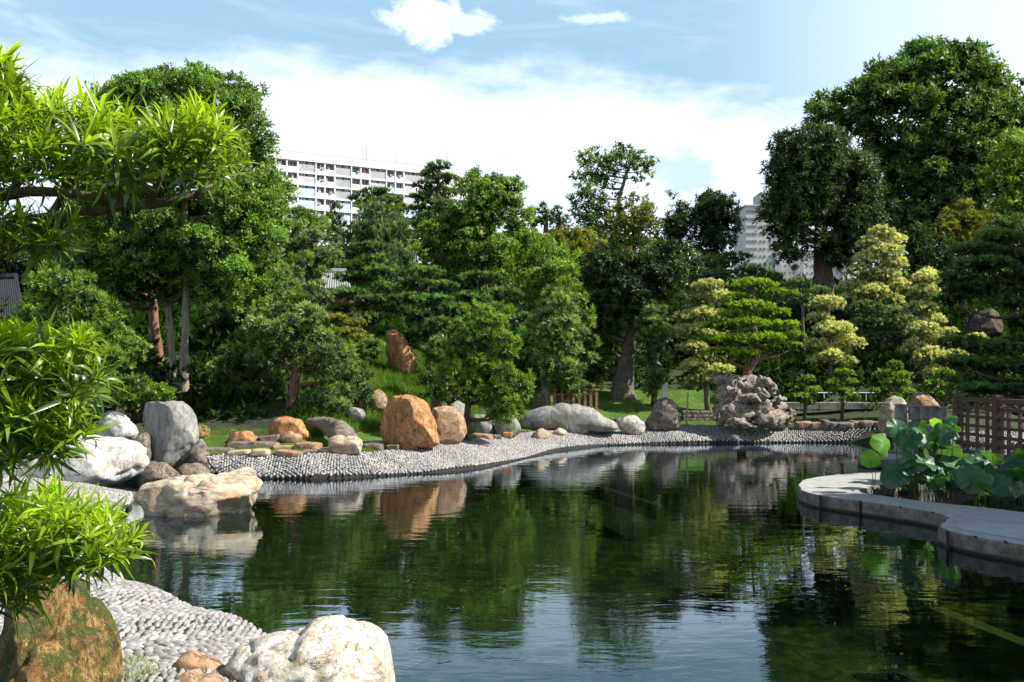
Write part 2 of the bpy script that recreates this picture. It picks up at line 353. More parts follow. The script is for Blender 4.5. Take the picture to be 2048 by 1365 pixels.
# ------------------------------------------------------------------ the pond, its banks and the ground
ZC = 0.42
far_edge_px = [(395, 952), (450, 955), (530, 958), (640, 959), (760, 953), (870, 946), (960, 936), (1050, 917), (1110, 902), (1200, 892), (1300, 889),
               (1450, 887), (1600, 886), (1750, 886), (1850, 890), (2000, 893), (2200, 893)]
far_crest_px = [(405, 912), (450, 908), (540, 909), (650, 908), (740, 903), (870, 888), (950, 879), (1030, 866), (1110, 860), (1200, 855), (1290, 852),
                (1450, 852), (1600, 855), (1740, 858), (1850, 860), (2000, 861), (2200, 861)]
FE = np.array([Pz(x, y, 0.0)[:2] for x, y in far_edge_px]); FC = np.array([Pz(x, y, ZC)[:2] for x, y in far_crest_px])
near_edge_px = [(60, 962), (165, 976), (262, 995), (264, 1010), (235, 1045), (200, 1100), (195, 1140), (208, 1158), (260, 1182), (340, 1214), (400, 1238), (500, 1272), (590, 1330), (640, 1420)]
NE = np.array([Pz(x, y, 0.0)[:2] for x, y in near_edge_px])
NC = np.array([(-12.2, 16.3), (-10.8, 14.6), (-9.8, 13.2), (-9.3, 12.4), (-8.6, 11.4), (-7.8, 10.2), (-7.0, 9.2), (-6.6, 8.6), (-5.6, 7.6), (-4.6, 6.6), (-4.0, 6.0), (-3.2, 5.2), (-2.4, 4.7), (-1.8, 4.3)])
def resample(a, step):
    d = np.r_[0, np.cumsum(np.linalg.norm(np.diff(a, axis=0), axis=1))]
    n = max(2, int(d[-1]/step)); s = np.linspace(0, d[-1], n)
    return np.stack([np.interp(s, d, a[:, k]) for k in range(a.shape[1])], 1)
poly = np.vstack([FC, [(21, 27), (22, 12), (16, 5.5), (8, 4.4), (2, 4.25), (-1.2, 4.3)], NC[::-1], [(-12.8, 17.0), (-11.0, 18.8), (-9.2, 19.3), (-7.8, 19.7)]])
def sdist(x, y, pl=poly):
    """signed distance to the crest polygon, positive outside"""
    x = np.asarray(x, float); y = np.asarray(y, float); dmin = np.full(x.shape, 1e9); inside = np.zeros(x.shape, bool)
    n = len(pl)
    for i in range(n):
        ax, ay = pl[i]; bx, by = pl[(i+1) % n]; ex, ey = bx-ax, by-ay
        t = np.clip(((x-ax)*ex+(y-ay)*ey)/(ex*ex+ey*ey+1e-12), 0, 1)
        dmin = np.minimum(dmin, np.hypot(x-(ax+t*ex), y-(ay+t*ey)))
        c = ((ay > y) != (by > y)) & (x < (bx-ax)*(y-ay)/((by-ay) if abs(by-ay) > 1e-12 else 1e-12)+ax)
        inside ^= c
    return np.where(inside, -dmin, dmin)
HK = ([-50, 0, 1.5, 3.5, 6.5, 10, 14, 22, 40, 60, 400], [0.40, 0.40, 0.50, 1.0, 2.0, 2.9, 3.7, 5.2, 7.5, 8.5, 9.0])
def gh(x, y):
    d = sdist(x, y); base = np.interp(d, *HK)
    back = np.clip((np.asarray(y, float)-12)/6, 0, 1)      # the camera's own bank stays low
    base = np.where(d > 0, 0.40+(base-0.40)*back+np.minimum(d, 6)*0.03*(1-back), base)
    p = np.stack([np.asarray(x, float), np.asarray(y, float), np.zeros_like(np.asarray(x, float))], -1)
    base = base+fbm(p, 0.7, 3, 2)*0.05*np.clip(d/3, 0, 1)
    return np.where(d < 0, np.maximum(-0.75+0.06*vnoise(p, 1.5), 0.36+d*1.25), base)
_ce = np.array(far_edge_px, float); _cc = np.array(far_crest_px, float)
def autoD(px, py):
    """distance at which the line of sight through a photo pixel meets the bank or the ground"""
    ye = np.interp(px, _ce[:, 0], _ce[:, 1]); yc = np.interp(px, _cc[:, 0], _cc[:, 1])
    if py > yc and px > 420:
        v = min(1.0, (ye-py)/(ye-yc)); return (H-(0.07+0.35*v))*F/(py-HZ)
    D = np.linspace(14, 70, 1200); x = (px-1024)/F*D; z = H-(py-HZ)/F*D
    g_ = gh(x, D); hit = np.where((z <= g_) & (sdist(x, D) > 0))[0]
    return float(D[hit[0]]) if len(hit) else 40.0
def axis(lo, a, b, hi, step):
    L = [a-(1.13**k-1)*2 for k in range(1, 60) if a-(1.13**k-1)*2 > lo]+[lo]
    R = [b+(1.13**k-1)*2 for k in range(1, 60) if b+(1.13**k-1)*2 < hi]+[hi]
    return np.array(L[::-1]+list(np.arange(a, b, step))+[b]+R)
gx = axis(-700, -16, 22, 700, 0.22); gy = axis(-60, 3, 48, 900, 0.22)
X, Y = np.meshgrid(gx, gy); Z = gh(X, Y)
nx, ny = len(gx), len(gy)
idx = np.arange(nx*ny).reshape(ny, nx)
gf = np.stack([idx[:-1, :-1], idx[:-1, 1:], idx[1:, 1:], idx[1:, :-1]], -1).reshape(-1, 4)
g = mesh_np('ground', np.stack([X, Y, Z], -1).reshape(-1, 3), gf, M['ground'], smooth=True); g['kind'] = 'structure'
def mat_lawn():
    m, t = newmat('lawn'); tc = t.n('ShaderNodeTexCoord').outputs['Object']
    c = t.mix(t.ramp(t.noise(tc, 1.6, 6, 0.65), 0.40, 0.62), (0.10, 0.20, 0.016), (0.055, 0.12, 0.012))
    c = t.mix(t.math('MULTIPLY', t.ramp(t.noise(tc, 6, 7, 0.75), 0.52, 0.66), 0.75), c, (0.13, 0.13, 0.045))
    c = t.mix(t.math('MULTIPLY', t.ramp(t.noise(t.mapping(tc, (1, 1, 1), (4, 9, 0)), 2.1, 6, 0.7), 0.58, 0.68), 0.7), c, (0.10, 0.07, 0.04))
    b = t.n('ShaderNodeBump', {'Strength': 1.0, 'Distance': 0.05, 'Height': t.noise(tc, 30, 5, 0.8)})
    finish(t, t.n('ShaderNodeBsdfPrincipled', {'Base Color': c, 'Roughness': 1.0, 'Normal': b.outputs[0]}).outputs[0]); return m
M['lawn'] = mat_lawn()
lx = np.arange(-11, 13, 0.15); ly = np.arange(18, 35, 0.15); LX, LY = np.meshgrid(lx, ly); LD = sdist(LX, LY); LZ = gh(LX, LY)+0.012
li = np.arange(LX.size).reshape(LX.shape); lp = 1024+LX/LY*F; ok = (LD > 0.12) & (LD < np.where(lp < 1000, 2.1, 4.9)) & (lp < 1440) & ~((lp > 880) & (lp < 1040) & (LD > 1.5)) & (lp > 400)
okc = ok[:-1, :-1] & ok[1:, :-1] & ok[:-1, 1:] & ok[1:, 1:]
lf = np.stack([li[:-1, :-1], li[:-1, 1:], li[1:, 1:], li[1:, :-1]], -1)[okc]; us, inv = np.unique(lf, return_inverse=True)
lo_ = mesh_np('lawn', np.stack([LX, LY, LZ], -1).reshape(-1, 3)[us], inv.reshape(lf.shape), M['lawn'], smooth=True); lo_['kind'] = 'structure'
wm = MB(); wm.add([(-13.5, 3.2, 0), (23, 3.2, 0), (23, 30.5, 0), (-13.5, 30.5, 0)], [(0, 1, 2, 3)])
wo = wm.build('water', M['water']); wo['kind'] = 'structure'

# pebble: low dome, long along x
def pebble_verts(seg=8):
    v = []; 
    for r, z in ((1.0, 0.0), (0.86, 0.55), (0.42, 0.92)):
        for k in range(seg):
            t = 2*PI*k/seg; v.append((r*math.cos(t), r*math.sin(t), z))
    v.append((0, 0, 1.0)); f = []
    for j in range(2):
        for k in range(seg):
            k2 = (k+1) % seg; f += [(j*seg+k, j*seg+k2, (j+1)*seg+k2), (j*seg+k, (j+1)*seg+k2, (j+1)*seg+k)]
    for k in range(seg): f.append((2*seg+k, 2*seg+(k+1) % seg, 3*seg))
    return np.array(v), np.array(f)
PV8 = pebble_verts(8)
_v = [(math.cos(PI*k/3), math.sin(PI*k/3), 0.0) for k in range(6)]+[(0.72*math.cos(PI*k/3), 0.72*math.sin(PI*k/3), 0.78) for k in range(6)]+[(0, 0, 1.0)]
_f = []
for k in range(6): k2 = (k+1) % 6; _f += [(k, k2, 6+k2), (k, 6+k2, 6+k), (6+k, 6+k2, 12)]
PV6 = (np.array(_v), np.array(_f))
pebble_mesh = []
for q in range(4):
    me = bpy.data.meshes.new('pebble'); v = PV8[0].copy(); v *= 1+0.10*np.random.default_rng(q).standard_normal((len(v), 1))
    me.from_pydata([tuple(p) for p in v], [], [tuple(int(i) for i in t) for t in PV8[1]]); me.materials.append(M['pebble'])
    me.polygons.foreach_set('use_smooth', np.ones(len(me.polygons), dtype=bool)); pebble_mesh.append(me)

def bank(name, E, C, zE, zC, stepL, stepS, size, singles, label_dist):
    """sloping bank between the water edge E and crest C, set with pebbles on edge"""
    n = 160
    def rs(a):
        d = np.r_[0, np.cumsum(np.linalg.norm(np.diff(a, axis=0), axis=1))]; s = np.linspace(0, 1, n)
        # keep corresponding control points paired
        u = np.linspace(0, 1, len(a)); return np.stack([np.interp(s, u, a[:, k]) for k in range(2)], 1)
    e, c = rs(E), rs(C)
    for _ in range(3):
        e[1:-1] = (e[:-2]+2*e[1:-1]+e[2:])/4; c[1:-1] = (c[:-2]+2*c[1:-1]+c[2:])/4
    rows = 9; vs = []
    def surf(u, v):
        """u 0..1 along, v 0..1 across -> xyz"""
        uu = np.clip(u, 0, 1)*(n-1); i = np.minimum(uu.astype(int), n-2); t = (uu-i)[..., None]
        pe = e[i]*(1-t)+e[i+1]*t; pc = c[i]*(1-t)+c[i+1]*t
        xy = pe*(1-v[..., None])+pc*v[..., None]
        z = zE+(zC-zE)*(v**0.8)+0.02*np.sin(u*40)
        return np.concatenate([xy, z[..., None]], -1)
    U, V = np.meshgrid(np.linspace(0, 1, n*2), np.linspace(0, 1, rows)); G = surf(U, V); G[..., 2] -= 0.0
    base = G[0].copy(); base[:, 2] = -0.6
    grid = np.vstack([base[None], G]); R, Cn = grid.shape[:2]
    ii = np.arange(R*Cn).reshape(R, Cn)
    ff = np.stack([ii[:-1, :-1], ii[:-1, 1:], ii[1:, 1:], ii[1:, :-1]], -1).reshape(-1, 4)
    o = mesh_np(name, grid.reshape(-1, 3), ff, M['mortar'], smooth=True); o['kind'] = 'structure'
    # jittered grid of pebbles with equal spacing in metres
    de = np.linalg.norm(np.diff(e, axis=0), axis=1); dc = np.linalg.norm(np.diff(c, axis=0), axis=1)
    L = np.r_[0, np.cumsum((de+dc)/2)]; su = np.arange(0.02, L[-1], stepS); un = np.interp(su, L, np.linspace(0, 1, n))
    pts = []; 
    for k, u in enumerate(un):
        a = surf(np.array([u]), np.array([0.0]))[0]; b = surf(np.array([u]), np.array([1.0]))[0]
        wd = np.linalg.norm(a-b); m_ = max(2, int(wd/stepL)); vv = (np.arange(m_)+0.5*(k % 2)+0.08)/m_
        vv = vv[vv < 1.0]; pts.append(np.stack([np.full(len(vv), u), vv, np.full(len(vv), wd)], 1))
    pts = np.vstack(pts); N = len(pts)
    u = pts[:, 0]+rng.normal(0, 0.15, N)*stepS/L[-1]; v = np.clip(pts[:, 1]+rng.normal(0, 0.13, N)*stepL/pts[:, 2], 0.005, 0.995)
    c0 = surf(u, v); tu = norm(surf(u+0.002, v)-surf(u-0.002, v)); tv = norm(surf(u, np.minimum(v+0.03, 1))-surf(u, np.maximum(v-0.03, 0)))
    nn = norm(np.cross(tu, tv)); nn *= np.sign(nn[:, 2:3])
    s_ = u*L[-1]; ang = 1.5708+0.9*np.sin(s_*3.2+v*pts[:, 2]*1.5)+rng.normal(0, 0.17, N)
    ax = norm(tu*np.cos(ang)[:, None]+tv*np.sin(ang)[:, None]); ay = norm(np.cross(nn, ax))
    sa = size[0]*rng.uniform(0.78, 1.2, N); sb = size[1]*rng.uniform(0.8, 1.15, N); sh = size[2]*rng.uniform(0.75, 1.25, N)
    # nearest to the camera first
    order = np.argsort(np.linalg.norm(c0-np.array([0, 0, H]), axis=1)+np.where(np.abs(c0[:, 0]) > c0[:, 1]*0.5626+0.1, 50, 0)+np.where(c0[:, 1] < 5.3, 50, 0))
    inst = order[:singles]; rest = order[singles:]
    org = np.array(o.matrix_basis.translation)
    for q in inst:
        ob = bpy.data.objects.new('pebble', pebble_mesh[q % 4]); link(ob); ob.parent = o
        m_ = Matrix(((ax[q][0]*sa[q], ay[q][0]*sb[q], nn[q][0]*sh[q], c0[q][0]-org[0]), (ax[q][1]*sa[q], ay[q][1]*sb[q], nn[q][1]*sh[q], c0[q][1]-org[1]),
                     (ax[q][2]*sa[q], ay[q][2]*sb[q], nn[q][2]*sh[q], c0[q][2]-org[2]-0.01), (0, 0, 0, 1)))
        ob.matrix_basis = m_
    near = np.linalg.norm(c0[rest]-np.array([0, 0, H]), axis=1) < 12
    vv_all, ff_all, tt = [], [], []; off = 0
    for sel, (pv, pf) in ((rest[near], PV8), (rest[~near], PV6)):
        if not len(sel): continue
        vs = (pv[None, :, 0:1]*(ax[sel]*sa[sel, None])[:, None]+pv[None, :, 1:2]*(ay[sel]*sb[sel, None])[:, None]+pv[None, :, 2:3]*(nn[sel]*sh[sel, None])[:, None]+(c0[sel]-[0, 0, 0.01])[:, None])
        k = len(pv); ff_all.append((pf[None]+(np.arange(len(sel))*k)[:, None, None]+off).reshape(-1, 3)); vv_all.append(vs.reshape(-1, 3)); off += vs.shape[0]*k
        tt.append(np.repeat(rng.random(len(sel)), k))
    pm = mesh_np('pebble_mass', np.vstack(vv_all), np.vstack(ff_all), M['pebble'], parent=o, tint=np.concatenate(tt), smooth=True); pm['kind'] = 'stuff'
    return o
near_bank = bank('pebble_bank', NE, NC, 0.09, 0.45, 0.086, 0.048, (0.047, 0.025, 0.030), 300, 0)
far_bank = bank('pebble_bank', FE, FC, 0.07, ZC, 0.092, 0.060, (0.050, 0.030, 0.034), 0, 0)

# ------------------------------------------------------------------ rocks
_ico = {}
def ico(n):
    if n in _ico: return _ico[n]
    import bmesh
    bm = bmesh.new(); bmesh.ops.create_icosphere(bm, subdivisions=n, radius=1.0)
    v = np.array([x.co[:] for x in bm.verts]); f = np.array([[a.index for a in q.verts] for q in bm.faces]); bm.free()
    _ico[n] = (v, f); return _ico[n]
def rock(label, D, outline, mat, depth=None, sub=5, rough=0.06, facets=10, seed=0, box=0.62, name='boulder', cat='boulder', group=None, ridg=0.0, lean=0.0, parent=None, sink=0.0, cuts=()):
    """outline: star-shaped list of photo pixels, seen at distance D"""
    if D is None: D = autoD(float(np.mean([p[0] for p in outline])), max(p[1] for p in outline)-3)
    o = np.array(outline, float); cx, cy = (o[:, 0].min()+o[:, 0].max())/2, (o[:, 1].min()+o[:, 1].max())/2
    a = np.arctan2(-(o[:, 1]-cy), o[:, 0]-cx); r = np.hypot(o[:, 0]-cx, o[:, 1]-cy); s = np.argsort(a); a, r = a[s], r[s]
    a = np.r_[a-2*PI, a, a+2*PI]; r = np.r_[r, r, r]
    v, f = ico(sub); v = v.copy()
    R = np.random.default_rng(seed+100)
    th = np.arctan2(v[:, 2], v[:, 0]); rr = np.interp(th, a, r)/F*D
    hyp = np.hypot(v[:, 0], v[:, 2]); sbl = hyp**box
    wpx = (o[:, 0].max()-o[:, 0].min())/F*D; hpx = (o[:, 1].max()-o[:, 1].min())/F*D
    dep = depth if depth else 0.45*min(wpx, 1.6*hpx)
    p = np.stack([np.cos(th)*rr*sbl, v[:, 1]*dep, np.sin(th)*rr*sbl], 1)
    sizem = 0.5*(wpx+hpx)
    # chisel facets
    for k in range(facets):
        nrm = R.normal(size=3); nrm[1] = -abs(nrm[1])*1.0 if R.random() < 0.75 else nrm[1]; nrm /= np.linalg.norm(nrm)
        dd = p@nrm; lim = dd.max()*(R.uniform(0.72, 0.93) if abs(nrm[1]) > 0.5 else R.uniform(0.88, 0.98))
        ex = np.maximum(dd-lim, 0); p -= np.outer(ex*0.92, nrm)
    for nx_, ny_, nz_, fr_ in cuts:
        nrm = norm(np.array([nx_, ny_, nz_], float)); dd = p@nrm; ex = np.maximum(dd-dd.max()*fr_, 0); p -= np.outer(ex*0.95, nrm)
    nm = norm(p+1e-6)
    q = p/sizem
    dsp = fbm(q, 2.2, 5, seed+1.7)*rough
    dsp = dsp+rough*0.35*(0.5-np.abs(fbm(q, 5.0, 4, seed+4)))
    if ridg: dsp = dsp-ridg*np.maximum(0, 0.35-np.abs(fbm(q*np.array([1.0, 1.0, 0.8]), 3.2, 3, seed+9)))*1.6
    p = p+nm*(dsp*sizem)[:, None]
    p[:, 1] += lean*p[:, 2]
    c = P(cx, cy, D); w_ = p+c
    w_[:, 2] -= sink
    ob = mesh_np(name, w_, f, mat, smooth=True, parent=parent)
    tag(ob, label, cat, group); return ob

rock('large cream white boulder with brown veins and two rounded lobes at the near water edge', 5.85,
     [(440, 1365), (446, 1330), (470, 1300), (520, 1275), (575, 1264), (600, 1262), (625, 1242), (670, 1238), (715, 1246), (760, 1262), (782, 1300), (790, 1350), (790, 1420), (770, 1480), (600, 1500), (460, 1460)],
     M['rock_white'], 0.42, 6, 0.035, 3, 3, box=0.6, ridg=0.05)
rock('orange mossy rock with deep grooves under the strap leaved tree', 4.5,
     [(-60, 1500), (-60, 1250), (0, 1190), (60, 1165), (110, 1160), (150, 1175), (190, 1215), (212, 1262), (218, 1330), (222, 1400), (225, 1500), (80, 1560)],
     M['rock_moss'], 0.30, 6, 0.06, 4, 5, box=0.5, ridg=0.13, cuts=((-0.8, -0.6, 0.1, 0.38),))
rock('small brown stone beside the cream boulder on the near pebbles', 5.9,
     [(350, 1345), (355, 1318), (366, 1307), (400, 1315), (432, 1322), (443, 1345), (438, 1360), (400, 1368), (360, 1362)],
     M['rock_tan'], 0.12, 4, 0.05, 6, 7, name='stone', cat='stone')
rock('flat orange slab at the bottom edge between the pebbles and cream boulder', 5.5,
     [(330, 1372), (345, 1360), (400, 1356), (440, 1358), (452, 1375), (440, 1392), (360, 1392)], M['rock_tan'], 0.14, 4, 0.05, 5, 8, name='stone', cat='stone')
rock('beige tapering boulder standing alone in the pond with its reflection', 14.2,
     [(272, 990), (288, 968), (320, 955), (372, 950), (420, 950), (460, 942), (495, 934), (518, 942), (532, 962), (526, 978), (515, 985), (516, 1010), (498, 1030), (460, 1040), (400, 1046), (340, 1040), (305, 1030), (284, 1010)],
     M['rock_beige'], 0.62, 6, 0.05, 4, 11, box=0.6, ridg=0.07)
rock('long white and rust boulder lying behind the near pebble bank', 17.6,
     [(-30, 960), (0, 930), (40, 925), (110, 895), (170, 872), (225, 872), (262, 880), (290, 898), (295, 925), (285, 950), (250, 965), (190, 978), (140, 976), (80, 970), (0, 985)],
     M['rock_long'], 0.85, 6, 0.045, 8, 13, box=0.65, ridg=0.04)
rock('tall grey standing stone with vertical dark stain left of the lawn', 19.3,
     [(284, 830), (292, 808), (330, 804), (368, 804), (380, 815), (392, 850), (396, 880), (390, 910), (376, 942), (340, 940), (312, 920), (298, 900), (288, 870)],
     M['rock_grey'], 0.42, 6, 0.03, 4, 15, box=0.5, ridg=0.03, cuts=((-0.5, -0.86, 0.1, 0.5),))
rock('small pale pointed rock behind the long white boulder', 21,
     [(196, 860), (204, 832), (222, 821), (245, 828), (262, 845), (274, 868), (260, 885), (215, 885)], M['rock_long'], 0.3, 5, 0.07, 8, 17, name='rock', cat='rock')
for k, (ol, lb, D_) in enumerate([
    ([(268, 945), (285, 928), (315, 925), (345, 940), (362, 958), (330, 968), (275, 966)], 'dark blue grey slab wedged at the foot of the standing stone', 17.9),
    ([(255, 900), (270, 880), (292, 868), (300, 895), (298, 925), (262, 925)], 'dark brown rock between the long boulder and the standing stone', 18.9),
    ([(352, 955), (360, 935), (380, 928), (405, 935), (420, 950), (405, 962), (370, 962)], 'small grey rocks piled right below the standing stone', 18.2),
    ([(385, 915), (392, 885), (402, 880), (410, 905), (412, 938), (395, 945)], 'narrow brown rock leaning on the right of the standing stone', 19.0),
    ([(388, 862), (398, 850), (412, 852), (418, 866), (412, 880), (392, 880)], 'small round yellow mossy rock beside the lawn', 21.5)]):
    rock(lb, D_, ol, M['rock_dull'] if k != 4 else M['rock_moss'], 0.25, 4, 0.07, 8, 20+k, name='rock', cat='rock')
rock('big rounded orange boulder at the crest of the pebble bank', None,
     [(762, 880), (764, 845), (776, 812), (800, 790), (822, 789), (848, 803), (864, 828), (872, 860), (878, 888), (840, 898), (790, 896)],
     M['rock_orange'], 0.55, 6, 0.03, 2, 31, box=0.6, ridg=0.06, cuts=((-0.62, -0.78, 0.1, 0.55),))
rock('tan and rust boulder just right of the big orange boulder', None,
     [(855, 850), (862, 820), (890, 815), (920, 820), (932, 840), (934, 868), (925, 882), (870, 890)], M['rock_tan'], 0.4, 5, 0.05, 10, 33)
rock('small tan upright rock on the grass behind the orange boulder', None,
     [(732, 812), (738, 785), (755, 778), (770, 786), (776, 808), (770, 834), (748, 830)], M['rock_tan'], 0.25, 4, 0.06, 9, 35, name='rock', cat='rock')
rock('tall leaning orange and white rock high on the slope', None,
     [(771, 662), (782, 656), (800, 668), (815, 690), (822, 705), (838, 722), (832, 735), (828, 750), (806, 752), (786, 742), (778, 715), (774, 690)],
     M['rock_orange'], 0.32, 5, 0.06, 10, 37, box=0.6, name='rock', cat='rock')
rock('grey pointed rock on the slope beside the small bright pine', None,
     [(855, 752), (858, 728), (868, 712), (880, 722), (884, 748), (870, 762)], M['rock_dull'], 0.2, 4, 0.07, 9, 39, name='rock', cat='rock')
rock('pale grey boulder behind the tan and rust boulder', None,
     [(862, 818), (870, 790), (900, 785), (925, 792), (932, 820), (928, 845), (880, 842)], M['rock_grey'], 0.3, 4, 0.06, 9, 41)
rock('white half round rock right of the small pond side tree', None,
     [(990, 868), (998, 836), (1015, 828), (1032, 838), (1040, 860), (1030, 876)], M['rock_grey'], 0.3, 4, 0.05, 8, 43, name='rock', cat='rock')
rock('low white rock under the small pond side tree', None,
     [(938, 860), (944, 832), (960, 830), (985, 850), (992, 868), (950, 872)], M['rock_grey'], 0.3, 4, 0.06, 8, 44, name='rock', cat='rock')
rock('long low grey boulder like a whale back at the lawn edge', None,
     [(1034, 850), (1050, 830), (1075, 817), (1105, 813), (1140, 811), (1165, 813), (1190, 820), (1208, 835), (1232, 845), (1238, 858), (1180, 862), (1100, 860), (1050, 862)],
     M['rock_grey'], 0.7, 6, 0.010, 1, 47, box=0.5)
for k, (ol, lb, mm) in enumerate([
    ([(1072, 856), (1078, 843), (1094, 841), (1108, 848), (1110, 858), (1090, 864)], 'squat rust red stone in front of the long grey boulder', 'rock_orange'),
    ([(1142, 862), (1146, 849), (1160, 847), (1172, 854), (1172, 866), (1150, 868)], 'round rust red stone below the right end of the long grey boulder', 'rock_orange'),
    ([(1064, 872), (1072, 863), (1092, 862), (1100, 870), (1090, 878)], 'flat pale stone lying on the pebbles left of centre', 'rock_beige'),
    ([(1104, 868), (1112, 860), (1128, 860), (1134, 866), (1124, 872)], 'small flat beige stone between two rust red stones', 'rock_beige'),
    ([(1222, 855), (1228, 838), (1240, 834), (1250, 842), (1250, 858)], 'small dark pink rock at the tip of the long grey boulder', 'rock_dull'),
    ([(1238, 858), (1244, 838), (1262, 832), (1280, 840), (1292, 858), (1262, 868)], 'white and brown wedge rock right of the long grey boulder', 'rock_white')]):
    rock(lb, None, ol, M[mm], 0.2, 4, 0.05, 8, 50+k, name='stone', cat='stone')
rock('grey rounded standing stone at the right end of the central lawn', None,
     [(1305, 845), (1310, 815), (1320, 798), (1334, 794), (1348, 802), (1356, 825), (1358, 856), (1330, 862)], M['rock_dull'], 0.35, 5, 0.04, 7, 61)
rock('low grey stone in front of the rounded standing stone', None,
     [(1292, 852), (1300, 832), (1320, 826), (1338, 832), (1344, 852), (1318, 862)], M['rock_dull'], 0.3, 4, 0.04, 7, 62, name='stone', cat='stone')

# the scholar's rock: many lumps fused into one rough mass
def scholar(label, D, lumps, mat):
    vs, fs = [], []; off = 0
    for k, (px, py, rx, ry, dd) in enumerate(lumps):
        v, f = ico(4); R = np.random.default_rng(70+k)
        p = v*np.array([S(rx, D), S(max(rx, ry), D)*0.8, S(ry, D)])
        for j in range(7):
            nrm = norm(R.normal(size=3)); dd_ = p@nrm; ex = np.maximum(dd_-dd_.max()*R.uniform(0.65, 0.9), 0); p -= np.outer(ex, nrm)
        q = p+P(px, py, D+dd)
        n_ = fbm(q, 2.6, 4, 4.0); rid = np.maximum(0, 0.3-np.abs(fbm(q, 3.4, 3, 8.0)))
        q = q+norm(p)*((n_*0.07-rid*0.35))[:, None]
        vs.append(q); fs.append(f+off); off += len(q)
    o = mesh_np('scholar_rock', np.vstack(vs), np.vstack(fs), mat, smooth=True); tag(o, label, 'rock'); return o
scholar('big pitted brown and grey rockery boulder carrying the bonsai pine', 28.2,
        [(1465, 785, 38, 34, 0), (1500, 775, 34, 28, 0.2), (1530, 765, 20, 14, -0.2), (1545, 778, 12, 16, -0.1), (1470, 825, 46, 26, -0.3), (1510, 815, 40, 30, -0.2),
         (1548, 820, 26, 22, -0.1), (1575, 838, 20, 18, -0.1), (1445, 760, 20, 12, 0.1), (1540, 838, 46, 18, -0.5), (1440, 838, 20, 14, -0.5), (1478, 846, 26, 12, -0.9),
         (1500, 798, 26, 14, -0.6), (1522, 788, 18, 12, -0.55), (1555, 800, 16, 10, -0.4), (1485, 772, 16, 10, -0.5), (1584, 828, 10, 12, -0.2)], M['rock_scholar'])
rock('tapering sunlit standing stone at the right end of the far pebbles', None,
     [(1762, 862), (1768, 828), (1780, 795), (1794, 789), (1806, 798), (1812, 825), (1815, 862), (1790, 870)], M['rock_beige'], 0.3, 5, 0.05, 9, 81)
rock('broad pinkish rock behind the stone posts on the right', None,
     [(1815, 840), (1820, 800), (1832, 784), (1852, 784), (1868, 802), (1872, 840), (1840, 850)], M['rock_tan'], 0.35, 5, 0.05, 9, 82)
rock('dark brown outcrop high on the right slope among the pines', 36,
     [(1935, 668), (1942, 645), (1958, 628), (1980, 620), (1998, 632), (2004, 662), (1975, 674)], M['rock_outcrop'], 0.5, 5, 0.07, 9, 83, name='rock', cat='rock')
ORD = 'first second third fourth fifth sixth seventh eighth ninth tenth eleventh twelfth thirteenth fourteenth fifteenth sixteenth seventeenth eighteenth nineteenth twentieth'.split()
def slab(label, D, x0, x1, y0, y1, mat, depth, seed, group=None, name='edging_stone', cat='stone', pw_=0.28):
    """a flat, split-faced block"""
    D = autoD((x0+x1)/2, y1-1); R = np.random.default_rng(seed); v, f = ico(4); v = v.copy()
    p = np.sign(v)*np.abs(v)**pw_; p /= np.abs(p).max(axis=0)
    sz = np.array([S((x1-x0)/2, D), depth, S((y1-y0)/2, D)*1.05]); a = R.uniform(-0.25, 0.25); p = p*sz
    p[:, 0] *= 1+0.12*R.uniform(-1, 1)*p[:, 2]/sz[2]; p[:, 2] += 0.10*R.uniform(-1, 1)*p[:, 0]
    p = p+norm(p)*(fbm(p+seed, 5.0, 4, seed)*0.018)[:, None]
    p = np.stack([p[:, 0]*math.cos(a)-p[:, 1]*math.sin(a), p[:, 0]*math.sin(a)+p[:, 1]*math.cos(a), p[:, 2]], 1)+P((x0+x1)/2, (y0+y1)/2, D+depth*0.6)
    o = mesh_np(name, p, f, mat, smooth=True); tag(o, label, cat, group); return o
rng2 = np.random.default_rng(4)
xx = 1590
k = 0
while xx < 1762:
    wd = rng2.uniform(12, 34); ht = rng2.uniform(8, 19)
    slab(ORD[k]+' rock from the left in the low border row behind the far pebbles', None, xx, xx+wd, 857-ht, 858, M[('rock_dull', 'rock_scholar', 'rock_dull', 'rock_tan')[int(rng2.integers(0, 4))]],
         rng2.uniform(0.15, 0.3), 90+k, 'low border rocks along the back of the far pebbles', 'border_rock', 'rock', 0.45)
    xx += wd*0.85; k += 1
# flat edging stones along the lawn
eg = 'flat stones edging the lawn above the pebbles'
for k, (x0, x1, y0, y1, mm, D_) in enumerate(sorted([(408, 470, 896, 906, 'rock_dull', 19.9), (455, 560, 884, 897, 'rock_dull', 20.3), (520, 560, 870, 886, 'rock_dull', 20.6), (458, 500, 901, 910, 'rock_beige', 19.7),
      (503, 540, 899, 911, 'rock_beige', 19.6), (545, 592, 892, 901, 'rock_tan', 20.0), (555, 605, 902, 911, 'rock_tan', 19.5), (592, 642, 886, 902, 'rock_tan', 19.9), (605, 645, 900, 908, 'rock_dull', 19.6),
      (640, 674, 896, 908, 'rock_beige', 19.7), (725, 768, 888, 900, 'rock_dull', 20.1), (742, 782, 882, 892, 'rock_beige', 20.4), (775, 802, 889, 899, 'rock_dull', 20.2), (778, 802, 870, 880, 'rock_beige', 20.0),
      (800, 830, 874, 890, 'rock_beige', 20.1), (905, 930, 866, 878, 'rock_dull', 21.6), (945, 985, 868, 878, 'rock_tan', 22.2), (985, 1002, 870, 878, 'rock_dull', 22.6), (1005, 1025, 864, 876, 'rock_orange', 22.9)], key=lambda a: a[0]+a[1])):
    slab(ORD[k]+' from the left of the flat stones edging the lawn', None, x0, x1, y0, y1, M[mm], 0.22, 120+k, eg)
